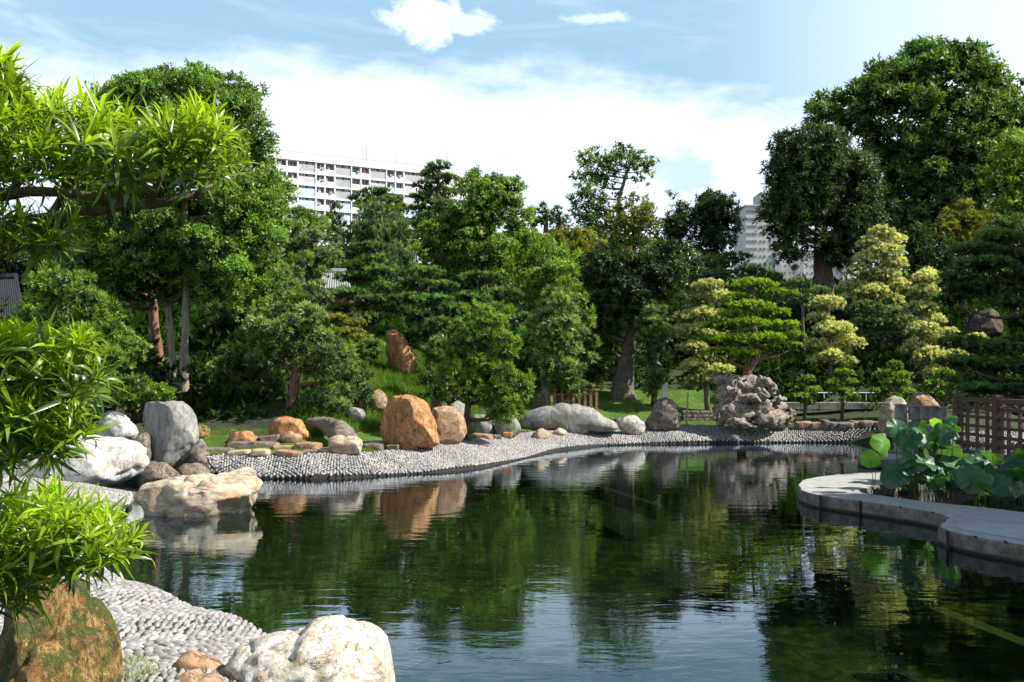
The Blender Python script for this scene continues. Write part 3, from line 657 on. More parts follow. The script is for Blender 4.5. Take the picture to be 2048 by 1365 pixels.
rock('low orange slab on the lawn at the left, alone', None, [(456, 884), (462, 872), (482, 864), (505, 872), (520, 880), (490, 888)], M['rock_orange'], 0.4, 4, 0.04, 9, 141, name='rock', cat='rock')
rock('sharp orange rock on the lawn behind the prop post', None, [(540, 862), (552, 842), (568, 834), (590, 838), (612, 860), (625, 876), (590, 880), (550, 872)], M['rock_orange'], 0.35, 4, 0.05, 10, 142, name='rock', cat='rock')
rock('flat rust slab in the shade behind the edging stones', None, [(558, 880), (566, 872), (590, 866), (605, 874), (602, 884), (575, 886)], M['rock_tan'], 0.25, 4, 0.04, 9, 143, name='rock', cat='rock')
rock('white and red cracked rock at the foot of the fallen trunk', None, [(655, 878), (672, 872), (690, 876), (712, 874), (722, 882), (726, 904), (700, 910), (672, 906), (660, 894)], M['rock_beige'], 0.25, 5, 0.06, 10, 144, name='rock', cat='rock')
rock('pale rock at the shaded edge of the lawn under the pines', None, [(690, 838), (696, 820), (712, 815), (728, 828), (730, 846), (706, 848)], M['rock_grey'], 0.25, 4, 0.06, 9, 145, name='rock', cat='rock')

# ------------------------------------------------------------------ lotus bed: kerb, water plants
def smooth_closed(pts, it=2):
    p = np.array(pts, float)
    for _ in range(it):
        q = np.roll(p, -1, 0); p = np.stack([p*0.75+q*0.25, p*0.25+q*0.75], 1).reshape(-1, 2)
    return p
def slab_poly(name, pts, z0, z1, mat_top, mat_side, bev=0.03, label=None, cat=None, kind=None):
    import bmesh
    p = smooth_closed(pts); n = len(p)
    area = 0.5*np.sum(p[:, 0]*np.roll(p[:, 1], -1)-np.roll(p[:, 0], -1)*p[:, 1])
    if area < 0: p = p[::-1]
    d = np.roll(p, -1, 0)-np.roll(p, 1, 0); nr = np.stack([d[:, 1], -d[:, 0]], 1); nr /= np.linalg.norm(nr, axis=1, keepdims=True)
    rings = [(0, z0), (0, z1-bev*2), (0.3*bev, z1-bev*0.6), (bev, z1)]
    bm = bmesh.new(); L = []
    jit = 0.012*np.array([math.sin(i*1.9)+math.sin(i*0.7) for i in range(n)])
    for ins, z in rings: L.append([bm.verts.new((p[i, 0]-nr[i, 0]*(ins+jit[i]), p[i, 1]-nr[i, 1]*(ins+jit[i]), z)) for i in range(n)])
    for a, b in zip(L[:-1], L[1:]):
        for i in range(n): fc = bm.faces.new((a[i], a[(i+1) % n], b[(i+1) % n], b[i])); fc.material_index = 1
    top = bm.faces.new(L[-1]); bmesh.ops.triangulate(bm, faces=[top])
    bm.normal_update()
    me = bpy.data.meshes.new(name); bm.to_mesh(me); bm.free(); me.materials.append(mat_top); me.materials.append(mat_side)
    o = bpy.data.objects.new(name, me); link(o); tag(o, label, cat, None, kind); return o
KZ = 0.21
ker = [(1900, 936), (1800, 941), (1720, 946), (1660, 950), (1612, 957), (1592, 968), (1598, 981), (1640, 992), (1700, 1000), (1780, 1011), (1860, 1024), (1900, 1034), (1884, 1042), (1876, 1050),
       (1884, 1060), (1930, 1071), (1985, 1081), (2060, 1094), (2200, 1115), (2260, 1060), (2120, 1034), (2048, 1024), (1980, 1016), (1900, 1008), (1820, 999), (1760, 991), (1712, 983), (1745, 973), (1800, 964), (1900, 954)]
def mat_kerb_side():
    m, t = newmat('kerb_side_wet'); tc = t.n('ShaderNodeTexCoord').outputs['Object']
    n = t.noise(tc, 7, 7, 0.7); z = t.n('ShaderNodeSeparateXYZ'); t.put(z.inputs[0], t.n('ShaderNodeNewGeometry').outputs['Position'])
    c = t.mix(t.ramp(n, 0.38, 0.64), (0.10, 0.088, 0.07), (0.21, 0.19, 0.155))
    wet = t.ramp(t.math('MULTIPLY_ADD', n, -0.06, z.outputs[2]), 0.03, -0.01)
    c = t.mix(wet, c, (0.018, 0.022, 0.012))
    b = t.n('ShaderNodeBump', {'Strength': 0.9, 'Distance': 0.03, 'Height': n})
    finish(t, t.n('ShaderNodeBsdfPrincipled', {'Base Color': c, 'Roughness': 0.85, 'Normal': b.outputs[0]}).outputs[0]); return m
M['kerb_side'] = mat_kerb_side()
kb = slab_poly('lotus_bed_kerb', [Pz(x, y, KZ)[:2] for x, y in ker], -0.75, KZ, M['kerb_top'], M['kerb_side'], 0.03, 'curving grey stone kerb around the lotus bed on the right', 'kerb')
kt = np.array([Pz(x, y, KZ+0.004) for x, y in [(1908, 1050), (1950, 1045), (2060, 1052), (2180, 1062), (2180, 1098), (2060, 1083), (1985, 1069), (1925, 1060)]])
mm_ = MB(); sm_ = smooth_closed(kt[:, :2]); mm_.add([(a, b, KZ+0.004) for a, b in sm_], [tuple(range(len(sm_)))]); M['kerb_infill'] = simple('kerb_infill', (0.40, 0.41, 0.41), (0.32, 0.33, 0.33), 0.85, 3, 0.1)
mm_.build('kerb_infill', M['kerb_infill'], kb)
for u in range(7):
    xj, yj = [(1640, 992), (1720, 1003), (1800, 1014), (1865, 1025), (1895, 1064), (1950, 1074), (2010, 1084)][u]; A = Pz(xj, yj, KZ); q = MB()
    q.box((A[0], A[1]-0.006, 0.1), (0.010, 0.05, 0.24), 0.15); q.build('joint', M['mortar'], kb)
k2 = slab_poly('stepping_slab', [Pz(x, y, 0.2)[:2] for x, y in [(1708, 913), (1740, 908), (1800, 908), (1830, 914), (1790, 920), (1735, 919)]], -0.7, 0.2, M['kerb_top'], M['kerb_side'], 0.03, 'small bright flat slab behind the lotus bed at the water', 'slab')

def beam(name, label, a, b, wd, z):
    m_ = MB(); A = Pz(a[0], a[1], 0.0); B = Pz(b[0], b[1], 0.0); A[2] = z-0.0; B[2] = z
    m_.bar(A, B, wd, 0.25); o = m_.build(name, M['algae'] if 'algae' in M else M['moss_beam']); tag(o, label, 'ledge'); return o
M['moss_beam'] = simple('moss_beam', (0.085, 0.10, 0.018), (0.05, 0.065, 0.012), 0.9, 6)
beam('sunken_ledge', 'yellow green sunken ledge running to the right frame edge under water', (1870, 1195), (2200, 1320), 0.16, -0.22)
beam('sunken_ledge', 'faint sunken ledge under the water in the middle of the pond', (1150, 948), (1320, 1000), 0.14, -0.22)

M['lotus'] = None
def lotus_mat():
    m, t = newmat('lotus_leaf'); tc = t.n('ShaderNodeTexCoord').outputs['Object']
    s3 = t.n('ShaderNodeSeparateXYZ'); t.put(s3.inputs[0], tc)
    an = t.math('ARCTAN2', s3.outputs[1], s3.outputs[0]); ve = t.math('ABSOLUTE', t.math('SINE', t.math('MULTIPLY', an, 10)))
    oi = t.n('ShaderNodeObjectInfo').outputs['Random']
    c = t.mix(oi, (0.022, 0.085, 0.04), (0.045, 0.12, 0.04)); c = t.mix(t.math('MULTIPLY', t.ramp(ve, 0.14, 0.0), 0.6), c, (0.18, 0.3, 0.14))
    c = t.mix(t.math('MULTIPLY', t.ramp(t.noise(tc, 3, 5), 0.55, 0.7), 0.3), c, (0.10, 0.16, 0.05))
    d = t.n('ShaderNodeBsdfPrincipled', {'Base Color': c, 'Roughness': 0.45})
    tr = t.n('ShaderNodeBsdfTranslucent', {'Color': (0.12, 0.30, 0.03)})
    mx = t.n('ShaderNodeMixShader', {0: 0.28, 1: d.outputs[0], 2: tr.outputs[0]}); finish(t, mx.outputs[0]); return m
M['lotus'] = lotus_mat()
M['lotus_stem'] = simple('lotus_stem', (0.025, 0.045, 0.014), (0.05, 0.05, 0.018), 0.7, 8)
M['lotus_dry'] = leafmat('lotus_dry', (0.3, 0.22, 0.04), (0.4, 0.32, 0.06), 0.4, 0.03)
lotus_meshes = []
for q in range(5):
    R = np.random.default_rng(300+q); v = [(0, 0, -0.06)]; f = []; seg = 36
    ph = R.uniform(0, 6, 3); cup = (-0.38, -0.15, -0.5, 0.12, -0.28)[q]
    for j, r in enumerate((0.18, 0.42, 0.68, 0.9, 1.0)):
        for k in range(seg):
            t = 2*PI*k/seg; wv = (0.10*math.sin(2*t+ph[0])+0.06*math.sin(5*t+ph[1])+0.03*math.sin(9*t+ph[2]))
            v.append((r*(1+0.04*math.sin(3*t+ph[1]))*math.cos(t), r*(1+0.04*math.cos(2*t+ph[0]))*math.sin(t), -0.02-0.04*(1-r)**2+cup*r*r+wv*r*r*1.7))
    for k in range(seg): f.append((0, 1+k, 1+(k+1) % seg))
    for j in range(4):
        for k in range(seg): a = 1+j*seg; f.append((a+k, a+seg+k, a+seg+(k+1) % seg, a+(k+1) % seg))
    me = bpy.data.meshes.new('leaf'); me.from_pydata(v, [], f); me.materials.append(M['lotus']); me.polygons.foreach_set('use_smooth', np.ones(len(f), dtype=bool)); lotus_meshes.append(me)
def lotus_sunlit():  # brighter copy of the lotus leaf, sunlight painted into its colour
    m, t = newmat('lotus_leaf_sunlit'); d = t.n('ShaderNodeBsdfPrincipled', {'Base Color': (0.10, 0.26, 0.03, 1), 'Roughness': 0.6})
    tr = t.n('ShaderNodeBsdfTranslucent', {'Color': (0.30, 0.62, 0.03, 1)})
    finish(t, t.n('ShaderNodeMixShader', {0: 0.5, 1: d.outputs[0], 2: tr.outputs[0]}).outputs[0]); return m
M['lotus_sunlit'] = lotus_sunlit(); sunlit_meshes = []
for me in lotus_meshes: c_ = me.copy(); c_.materials.clear(); c_.materials.append(M['lotus_sunlit']); sunlit_meshes.append(c_)
# each clump of lotus grows from one root: leaves and stems are its parts
def lotus_plant(label, leaves, base_px, D, group, n_sunlit=0):
    b = P(base_px, 0, D); b[2] = -0.5
    t_ = empty('lotus_plant', b, label, 'lotus', group)
    for k, (px, py, rpx, tx, ty, dd) in enumerate(leaves):
        c = P(px, py, D+dd); r = S(rpx, D+dd)*0.96
        lf = bpy.data.objects.new('leaf', (sunlit_meshes if k < n_sunlit else lotus_meshes)[k % 5]); link(lf); lf.parent = t_
        lf.location = c-b; lf.scale = (r, r, r); lf.rotation_euler = (tx, ty, (k*2.4) % 6.28)
        m_ = MB(); e_ = c-np.array([0, 0, 0.1*r]); bx = np.array([c[0]*0.75+b[0]*0.25, c[1]*0.8+b[1]*0.2, -0.4])
        mid = (e_+bx)/2+np.array([random.uniform(-0.06, 0.06), random.uniform(-0.06, 0.06), 0.0])
        m_.tube([bx, (bx+mid)/2+np.array([random.uniform(-.05, .05), 0, 0]), mid, (mid+e_)/2+np.array([random.uniform(-.04, .04), 0, 0.02]), e_], [0.008, 0.008, 0.007, 0.006, 0.005], 6); m_.build('stem', M['lotus_stem'], t_, True)
LEFT = [(1765, 895, 26, -1.1, 0.5, 0.0), (1735, 925, 26, -0.8, 0.9, -0.2), (1790, 935, 30, -0.5, 0.2, -0.3)]
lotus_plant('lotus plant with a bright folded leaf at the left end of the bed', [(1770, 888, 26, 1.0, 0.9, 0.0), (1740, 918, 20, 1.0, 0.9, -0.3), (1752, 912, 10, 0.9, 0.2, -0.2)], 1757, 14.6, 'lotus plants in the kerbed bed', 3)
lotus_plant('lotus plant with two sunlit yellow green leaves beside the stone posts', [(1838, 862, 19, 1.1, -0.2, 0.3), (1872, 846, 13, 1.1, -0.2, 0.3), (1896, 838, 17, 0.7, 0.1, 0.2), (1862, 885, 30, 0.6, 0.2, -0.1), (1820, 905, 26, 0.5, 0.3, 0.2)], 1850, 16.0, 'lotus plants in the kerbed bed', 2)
lotus_plant('lotus plant with large drooping blue green leaves nearest the kerb tip', [(1790, 948, 29, 0.75, -0.2, -0.4), (1830, 955, 22, 0.5, 0.3, -0.3), (1815, 918, 26, 0.4, 0.2, 0.3), (1848, 925, 28, 0.5, -0.2, 0.2), (1870, 960, 22, 0.8, 0.1, -0.6)], 1825, 14.7, 'lotus plants in the kerbed bed')
lotus_plant('dense lotus plant in shade left of the wooden railing', [(1885, 870, 26, 0.5, 0.1, 0.4), (1895, 900, 30, 0.6, 0.0, 0), (1870, 910, 30, 0.4, 0.3, 0.4), (1905, 930, 28, 0.5, -0.3, -0.2), (1880, 940, 26, 0.3, 0.1, 0), (1920, 955, 24, 0.7, 0.4, -0.4), (1850, 940, 22, 0.6, 0.3, 0.5)], 1890, 15.2, 'lotus plants in the kerbed bed')
lotus_plant('lotus plant with big bluish leaves in front of the railing', [(1950, 950, 36, 0.75, -0.35, -0.5), (1985, 910, 24, 0.6, -0.3, 0.2), (1925, 915, 22, 0.5, -0.2, 0.3), (1965, 975, 30, 0.5, 0.3, -0.8), (1935, 975, 20, 0.8, 0.2, -0.4)], 1950, 14.3, 'lotus plants in the kerbed bed')
lotus_plant('rightmost lotus plant with drooping leaves cut by the frame', [(2015, 965, 34, 0.7, 0.2, -0.3), (2045, 945, 30, 0.6, -0.2, 0.1), (2000, 940, 26, 0.45, 0.2, 0.4), (2050, 985, 26, 0.9, -0.3, -0.6), (2075, 960, 32, 0.7, 0.1, 0.2), (2030, 920, 22, 0.6, 0, 0.5)], 2035, 14.1, 'lotus plants in the kerbed bed')

rl = random.Random(3)
for k, (x0, x1, y0, y1, lb) in enumerate([(1790, 1925, 848, 955, 'shaded mass of lotus leaves at the back of the bed'), (1925, 2080, 905, 985, 'shaded low lotus leaves at the right front of the bed'), (1800, 2060, 935, 990, 'lowest lotus leaves close to the water of the bed')]):
    lv = [(rl.uniform(x0, x1), rl.uniform(y0, y1), rl.uniform(11, 25), rl.uniform(0.05, 1.2), rl.uniform(-0.8, 0.8), rl.uniform(-0.9, 1.2)) for _ in range(34)]
    lotus_plant(lb, lv, (x0+x1)/2, 15.1, 'lotus plants in the kerbed bed')

# ------------------------------------------------------------------ vegetation
def leaves(centers, dirs, norms, L, W, tints, two=True, curve=0.0):
    """flat leaves; centers = leaf base"""
    sd = norm(np.cross(dirs, norms)); n = len(centers); L = np.broadcast_to(L, n)[:, None]; W = np.broadcast_to(W, n)[:, None]
    tip = centers+dirs*L; midp = centers+dirs*L*0.45
    if two:
        v = np.stack([centers, midp+sd*W/2, tip, midp-sd*W/2], 1).reshape(-1, 3)
        b = np.arange(n)*4; f = np.concatenate([np.stack([b, b+1, b+2], 1), np.stack([b, b+2, b+3], 1)]); tt = np.repeat(tints, 4)
    else:
        v = np.stack([centers-sd*W/2, centers+sd*W/2, tip], 1).reshape(-1, 3); b = np.arange(n)*3; f = np.stack([b, b+1, b+2], 1); tt = np.repeat(tints, 3)
    return v, f, tt
STY = {  # leaf length px, width px, leaves per spray, spray radius px, up bias, spread, cover, two
    'broad':  dict(L=8, W=4.0, n=16, R=13, up=0.35, spread=1.0, cover=5.0, two=True, hang=-0.1),
    'fine':   dict(L=6.5, W=2.6, n=20, R=11, up=0.35, spread=0.9, cover=4.8, two=True, hang=0.0),
    'needle': dict(L=8, W=1.6, n=26, R=4.5, up=0.9, spread=0.9, cover=6.5, two=False, hang=0.3),
    'podo':   dict(L=10, W=2.2, n=16, R=6, up=0.55, spread=0.8, cover=5.0, two=True, hang=0.2),
    'pad':    dict(L=5, W=1.9, n=18, R=4, up=0.6, spread=0.8, cover=6.5, two=False, hang=0.2),
    'cypress': dict(L=9, W=2.4, n=20, R=9, up=1.2, spread=0.45, cover=5.5, two=False, hang=0.6),
}
TRI = [0]
def crown(name, D, clumps, style, mat, parent, seed=0, scale=1.0, lower=0.35, tipw=0.5, cover=None, depthk=0.9, flat=False):
    """clumps: (px, py, rx, ry, dD) ellipsoids. returns the crown mesh"""
    R = np.random.default_rng(seed+900); st = dict(STY[style]); st['two'] = st['two'] and D < 26.5; VV, FF, TT = [], [], []; off = 0
    for (px, py, rx, ry, dD) in clumps:
        Dk = D+dD; k = Dk/F; c = P(px, py, Dk)
        rad = np.array([rx*k, max(0.5*(rx+ry), 0.75*rx)*k*depthk, ry*k])
        area = PI*rx*ry; la = st['L']*st['W']*0.5*scale*scale
        ns = max(4, int((cover or st['cover'])*area/la/st['n']))
        d = norm(R.normal(size=(ns, 3)))
        low = d[:, 2] < -0.15; d[low & (R.random(ns) > (0.12 if flat else lower)), 2] *= -1
        rr = R.uniform(0.45, 1.0, ns)**0.6
        rr *= 1+0.14*fbm(d*1.7+c, 1.0, 2, seed)
        pos = c+d*rad*rr[:, None]
        if flat: pos[:, 2] = c[2]+np.where(d[:, 2] > 0, d[:, 2], d[:, 2]*0.45)*rad[2]*rr
        out = norm(d/rad)
        axd = norm(out*0.9+np.array([0, 0, st['up']])+R.normal(size=(ns, 3))*0.35)
        # lighter growth at the tips; flat pads have lit tops, shaded undersides painted in
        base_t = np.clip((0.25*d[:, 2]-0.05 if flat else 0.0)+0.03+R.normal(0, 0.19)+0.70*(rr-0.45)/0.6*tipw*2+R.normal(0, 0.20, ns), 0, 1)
        nl = st['n']; Rm = st['R']*k*scale*R.uniform(0.6, 1.35, ns)
        t = R.random((ns, nl)); jit = R.normal(size=(ns, nl, 3))
        perp = jit-np.sum(jit*axd[:, None], -1, keepdims=True)*axd[:, None]; perp = norm(perp)
        lc = pos[:, None]+axd[:, None]*(t*Rm[:, None])[..., None]+perp*(0.35*Rm[:, None]*R.random((ns, nl)))[..., None]
        ld = norm(axd[:, None]*(0.55+st['hang'])+perp*st['spread']+R.normal(size=(ns, nl, 3))*0.25)
        nn_ = norm(np.cross(ld, np.cross(axd[:, None]+0*ld, ld))+R.normal(size=(ns, nl, 3))*0.55)
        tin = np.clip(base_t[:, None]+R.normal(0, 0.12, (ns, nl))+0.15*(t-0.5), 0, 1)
        ls = R.uniform(0.65, 1.25, (ns, nl))*scale*k
        v, f, tt = leaves(lc.reshape(-1, 3), ld.reshape(-1, 3), nn_.reshape(-1, 3), (st['L']*ls).ravel(), (st['W']*ls).ravel(), tin.ravel(), st['two'])
        VV.append(v); FF.append(f+off); TT.append(tt); off += len(v)
        # big old leaves deep inside close the crown
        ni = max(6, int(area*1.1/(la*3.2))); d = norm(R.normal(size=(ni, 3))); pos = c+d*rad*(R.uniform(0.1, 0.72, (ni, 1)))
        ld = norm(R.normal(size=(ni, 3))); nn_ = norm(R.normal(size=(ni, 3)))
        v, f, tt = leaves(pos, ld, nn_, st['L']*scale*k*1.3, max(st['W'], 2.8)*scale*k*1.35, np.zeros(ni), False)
        VV.append(v); FF.append(f+off); TT.append(tt); off += len(v)
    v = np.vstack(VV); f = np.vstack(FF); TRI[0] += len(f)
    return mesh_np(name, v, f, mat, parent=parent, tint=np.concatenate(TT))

def pip(x, y, pl):
    ins = False; n = len(pl); j = n-1
    for i in range(n):
        if ((pl[i][1] > y) != (pl[j][1] > y)) and x < (pl[j][0]-pl[i][0])*(y-pl[i][1])/(pl[j][1]-pl[i][1]+1e-9)+pl[i][0]: ins = not ins
        j = i
    return ins
def edge_d(x, y, pl):
    m_ = 1e9
    for i in range(len(pl)):
        ax, ay = pl[i]; bx, by = pl[(i+1) % len(pl)]; ex, ey = bx-ax, by-ay
        t = max(0, min(1, ((x-ax)*ex+(y-ay)*ey)/(ex*ex+ey*ey+1e-9))); m_ = min(m_, math.hypot(x-ax-t*ex, y-ay-t*ey))
    return m_
def fill(pl, s, D, seed=0, squash=0.8, dens=1.0, thick=1.0, gaps=0.0):
    """scatter clumps of radius s (px) through a traced crown; the crown bulges towards the middle"""
    R = random.Random(seed+77); x0, x1 = min(p[0] for p in pl), max(p[0] for p in pl); y0, y1 = min(p[1] for p in pl), max(p[1] for p in pl)
    out = []; tries = 0; target = None; hw = min(x1-x0, y1-y0)/2
    a = 0.5*abs(sum(pl[i][0]*pl[(i+1) % len(pl)][1]-pl[(i+1) % len(pl)][0]*pl[i][1] for i in range(len(pl))))
    target = max(3, int(dens*2.2*a/(PI*s*s*squash)))
    while len(out) < target and tries < 6000:
        tries += 1; x, y = R.uniform(x0, x1), R.uniform(y0, y1)
        if not pip(x, y, pl): continue
        e = edge_d(x, y, pl); r = s*R.uniform(0.7, 1.2)
        if e < r*0.55: 
            if R.random() < 0.35: continue
            r = max(e*1.15, s*0.45)
        zmax = S(math.sqrt(max(0.02, 1-(1-min(e/hw, 1))**2))*hw, D)*thick
        dz = R.choice((-1, -1, 1))*zmax*R.uniform(0.2, 0.85)
        if any(math.hypot(x-o[0], y-o[1]) < 0.33*s and abs(dz-o[4]) < S(s, D)*0.8 for o in out): continue
        if gaps and math.sin(x*0.045+seed)*math.sin(y*0.06+seed*1.7) > 1-gaps: continue
        out.append((x, y, r, r*squash, dz))
    return out
def tree(name, label, cat, D, clumps, style, mat, trunk=None, limbs=None, bark='bark', scale=1.0, seed=0, group=None, crowns=None, **kw):
    """trunk: [(px, py, radius_px), ...] from the base up"""
    if trunk: bx = trunk[0][0]; by = P(trunk[0][0], trunk[0][1], D)[2]
    else:
        bx = sum(c[0] for c in clumps)/len(clumps); by = None
    x_ = (bx-1024)/F*D; gz = float(gh(np.array([x_]), np.array([D]))[0])
    base = (x_, D, gz-0.1)
    t_ = empty(name, base, label, cat, group)
    if not trunk:
        top = min(c[1] for c in clumps); bot = sum(c[1] for c in clumps)/len(clumps)
        trunk = [(bx, HZ-(gz-H)/D*F, 6), (bx+4, bot, 4.5), (bx, top+20, 2)]
    pts = [P(a, b, D) for a, b, c in trunk]; rr = [S(c, D) for a, b, c in trunk]
    if pts[0][2] > gz-0.05: pts[0][2] = gz-0.05
    tp = resample(np.array([np.r_[p, r] for p, r in zip(pts, rr)]), 0.35); rnd = random.Random(seed)
    for i in range(1, len(tp)-1): tp[i, 0] += rnd.uniform(-0.02, 0.02); tp[i, 1] += rnd.uniform(-0.02, 0.02)
    m_ = MB(); m_.tube([q[:3] for q in tp], [q[3] for q in tp], 10, 0.06)
    m_.build('trunk', M[bark], t_, True)
    # limbs from the trunk to the larger clumps
    nlimb = 0; lm = MB(); cl = sorted(clumps, key=lambda c: -c[2]*c[3])[:min(len(clumps), 26)]
    for q in cl:
        e_ = P(q[0], q[1]+q[3]*0.3, D+q[4]); 
        cand = [i for i in range(len(tp)) if tp[i, 2] < e_[2]-0.05] or [0]
        i = min(cand, key=lambda i: np.linalg.norm(tp[i, :3]-e_)+0.4*abs(e_[2]-tp[i, 2]-0.3*np.linalg.norm(tp[i, :2]-e_[:2]))); a = tp[i, :3]; r0 = tp[i, 3]*0.5
        if np.linalg.norm(e_-a) < 0.15: continue
        mid = (a+e_)/2+np.array([rnd.uniform(-.1, .1), rnd.uniform(-.1, .1), -0.08*np.linalg.norm(e_-a)])
        if nlimb < 8:
            nlimb += 1; l1 = MB(); l1.tube([a, mid, e_], [r0, r0*0.65, r0*0.25], 6, 0.1); l1.build('limb', M[bark], t_, True)
        else: lm.tube([a, mid, e_], [r0, r0*0.65, r0*0.25], 5, 0.1)
    if lm.v: lm.build('twigs', M[bark], t_, True)['kind'] = 'stuff'
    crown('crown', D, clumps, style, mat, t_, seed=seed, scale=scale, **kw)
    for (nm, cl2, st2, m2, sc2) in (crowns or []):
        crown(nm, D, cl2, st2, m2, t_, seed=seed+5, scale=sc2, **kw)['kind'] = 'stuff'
    return t_
def pads(L, s=1.0): return [(a, b, c*s, d*s, (e[0] if e else 0)) for a, b, c, d, *e in L]
def fat(L, s=1.0): return [(a, b, c*1.22, d*1.12, e) for a, b, c, d, e in pads(L)]
def puff(L): return [(a, b, c*1.12, d*1.42, e) for a, b, c, d, e in pads(L)]
def flatp(L): return [(a, b, c*1.25, d*0.92, e) for a, b, c, d, e in pads(L)]

# far backdrop wood behind the garden
wood = [(-80, 470), (60, 455), (150, 440), (300, 420), (450, 410), (560, 470), (620, 480), (700, 450), (800, 455), (900, 430), (1050, 462), (1120, 452), (1200, 468), (1330, 478), (1420, 500), (1500, 545), (1600, 590), (1700, 585), (1800, 520), (1950, 470), (2130, 450), (2130, 660), (-80, 660)]
wc = fill(wood, 30, 78, 1, 0.75, 1.0, 0.25)
o = crown('distant_wood', 78, wc, 'broad', M['broad_dark'], None, seed=1, scale=1.6, cover=4.0)
tag(o, 'dark green wood filling the gaps behind the garden trees', 'wood', None, 'stuff')

# --- sky line trees
tree('broadleaf_tree', 'huge spreading dark broadleaf tree at the upper right with ragged top', 'tree', 58,
     fill([(1600, 235), (1650, 185), (1725, 165), (1745, 125), (1790, 135), (1815, 92), (1900, 88), (1955, 92), (1985, 135), (2030, 155), (2080, 190), (2090, 500), (1980, 500), (1900, 490), (1850, 500), (1790, 480), (1765, 430), (1755, 350), (1720, 300), (1640, 262)], 30, 58, 3, 0.62, 1.7, 0.6, 0.05),
     'broad', M['broad_dark'], [(1850, 560, 16), (1835, 440, 12), (1850, 330, 8), (1870, 200, 4)], bark='bark', scale=1.25, seed=3, tipw=0.6)
tree('broadleaf_tree', 'yellow green broadleaf tree cut by the right frame edge', 'tree', 48,
     fill([(1985, 300), (2020, 270), (2080, 260), (2120, 330), (2110, 470), (2040, 480), (2000, 430), (1975, 360)], 22, 48, 5, 0.6), 'broad', M['broad_light'], scale=1.0, seed=5)
tree('broadleaf_tree', 'sparse tall tree with visible forked limbs against the white cloud', 'tree', 60,
     pads([(1172, 322, 20, 14, -1), (1195, 308, 14, 10, 0), (1215, 330, 26, 16, 1), (1245, 306, 22, 14, 0), (1275, 318, 20, 13, 1), (1292, 335, 16, 14, 0), (1288, 358, 12, 8, -1), (1162, 355, 20, 12, 0), (1190, 362, 24, 14, 1), (1215, 372, 16, 12, 0),
           (1155, 400, 16, 10, 0), (1185, 398, 26, 15, -1), (1158, 432, 18, 12, 0), (1200, 430, 20, 14, 1), (1175, 450, 20, 12, 0), (1215, 452, 14, 10, 0), (1238, 345, 14, 9, 0), (1240, 395, 9, 7, 0), (1183, 335, 22, 14, 0.5), (1232, 322, 22, 12, -0.5), (1262, 330, 22, 14, 0), (1205, 350, 22, 13, 0.4), (1276, 348, 18, 12, 0.4), (1172, 378, 22, 13, -0.4), (1195, 415, 24, 14, 0.3), (1165, 415, 18, 12, 0.5), (1188, 445, 22, 12, 0.4), (1300, 325, 10, 10, 0)]),
     'broad', M['broad_mid'], [(1240, 560, 8), (1236, 450, 5.5), (1238, 400, 4), (1252, 350, 3), (1262, 325, 2)], bark='bark_grey', scale=0.85, seed=7, cover=3.6)
tree('broadleaf_tree', 'olive yellow tree just right of the sparse tall tree', 'tree', 54,
     fill([(1205, 440), (1235, 400), (1262, 388), (1300, 402), (1318, 440), (1318, 500), (1280, 530), (1210, 525), (1190, 480)], 16, 54, 9, 0.8, 1.0), 'broad', M['olive'], scale=0.85, seed=9, cover=2.8)
tree('evergreen_tree', 'dark domed evergreen with spiky top left of the beige tower', 'tree', 62,
     fill([(1375, 430), (1400, 400), (1438, 368), (1452, 385), (1475, 405), (1488, 440), (1488, 490), (1460, 525), (1400, 520), (1370, 490)], 15, 62, 11, 0.9), 'fine', M['black_green'], [(1430, 600, 8), (1432, 480, 5), (1440, 380, 2)], scale=1.0, seed=11)
tree('evergreen_tree', 'smaller dark evergreen with a narrow tip beside the olive yellow tree', 'tree', 61,
     fill([(1320, 430), (1338, 400), (1342, 382), (1356, 405), (1375, 420), (1385, 470), (1370, 515), (1325, 510)], 14, 61, 13, 0.9), 'fine', M['black_green'], scale=1.0, seed=13)
tree('conical_tree', 'dark egg shaped clipped tree with stout trunk before the tower', 'tree', 42,
     fill([(1548, 315), (1560, 275), (1600, 255), (1650, 262), (1700, 285), (1738, 325), (1760, 390), (1765, 450), (1745, 490), (1700, 530), (1640, 545), (1580, 532), (1545, 500), (1528, 450), (1540, 390)], 34, 42, 15, 1.0, 2.2, 0.8),
     'fine', M['black_green'], [(1650, 620, 22), (1648, 560, 19), (1642, 500, 16), (1640, 400, 8)], scale=1.25, seed=15, tipw=0.8, cover=4.2)
tree('pine_tree', 'dark layered pine with a pointed top in front of the white apartment block', 'tree', 54,
     fat([(878, 336, 20, 9), (865, 352, 22, 9, 1), (892, 362, 24, 10), (855, 375, 26, 9), (885, 390, 32, 11, 1), (845, 400, 24, 9), (880, 415, 34, 12), (840, 425, 24, 9, 1), (870, 440, 36, 12), (840, 455, 28, 10)]),
     'needle', M['pine_dark'], [(872, 600, 9), (874, 450, 6), (878, 332, 2)], seed=17, scale=1.0, flat=True)
tree('broadleaf_tree', 'wide layered green tree in the centre rising above the pines', 'tree', 50,
     fill([(900, 372), (930, 350), (985, 348), (1045, 362), (1050, 385), (1040, 410), (1068, 440), (1078, 500), (1070, 560), (1040, 600), (980, 620), (920, 610), (870, 580), (825, 520), (830, 465), (880, 420)], 24, 50, 19, 0.55, 1.3, 0.9),
     'broad', M['broad_mid'], [(950, 680, 12), (950, 520, 9), (960, 400, 4)], scale=1.0, seed=19, tipw=0.55)
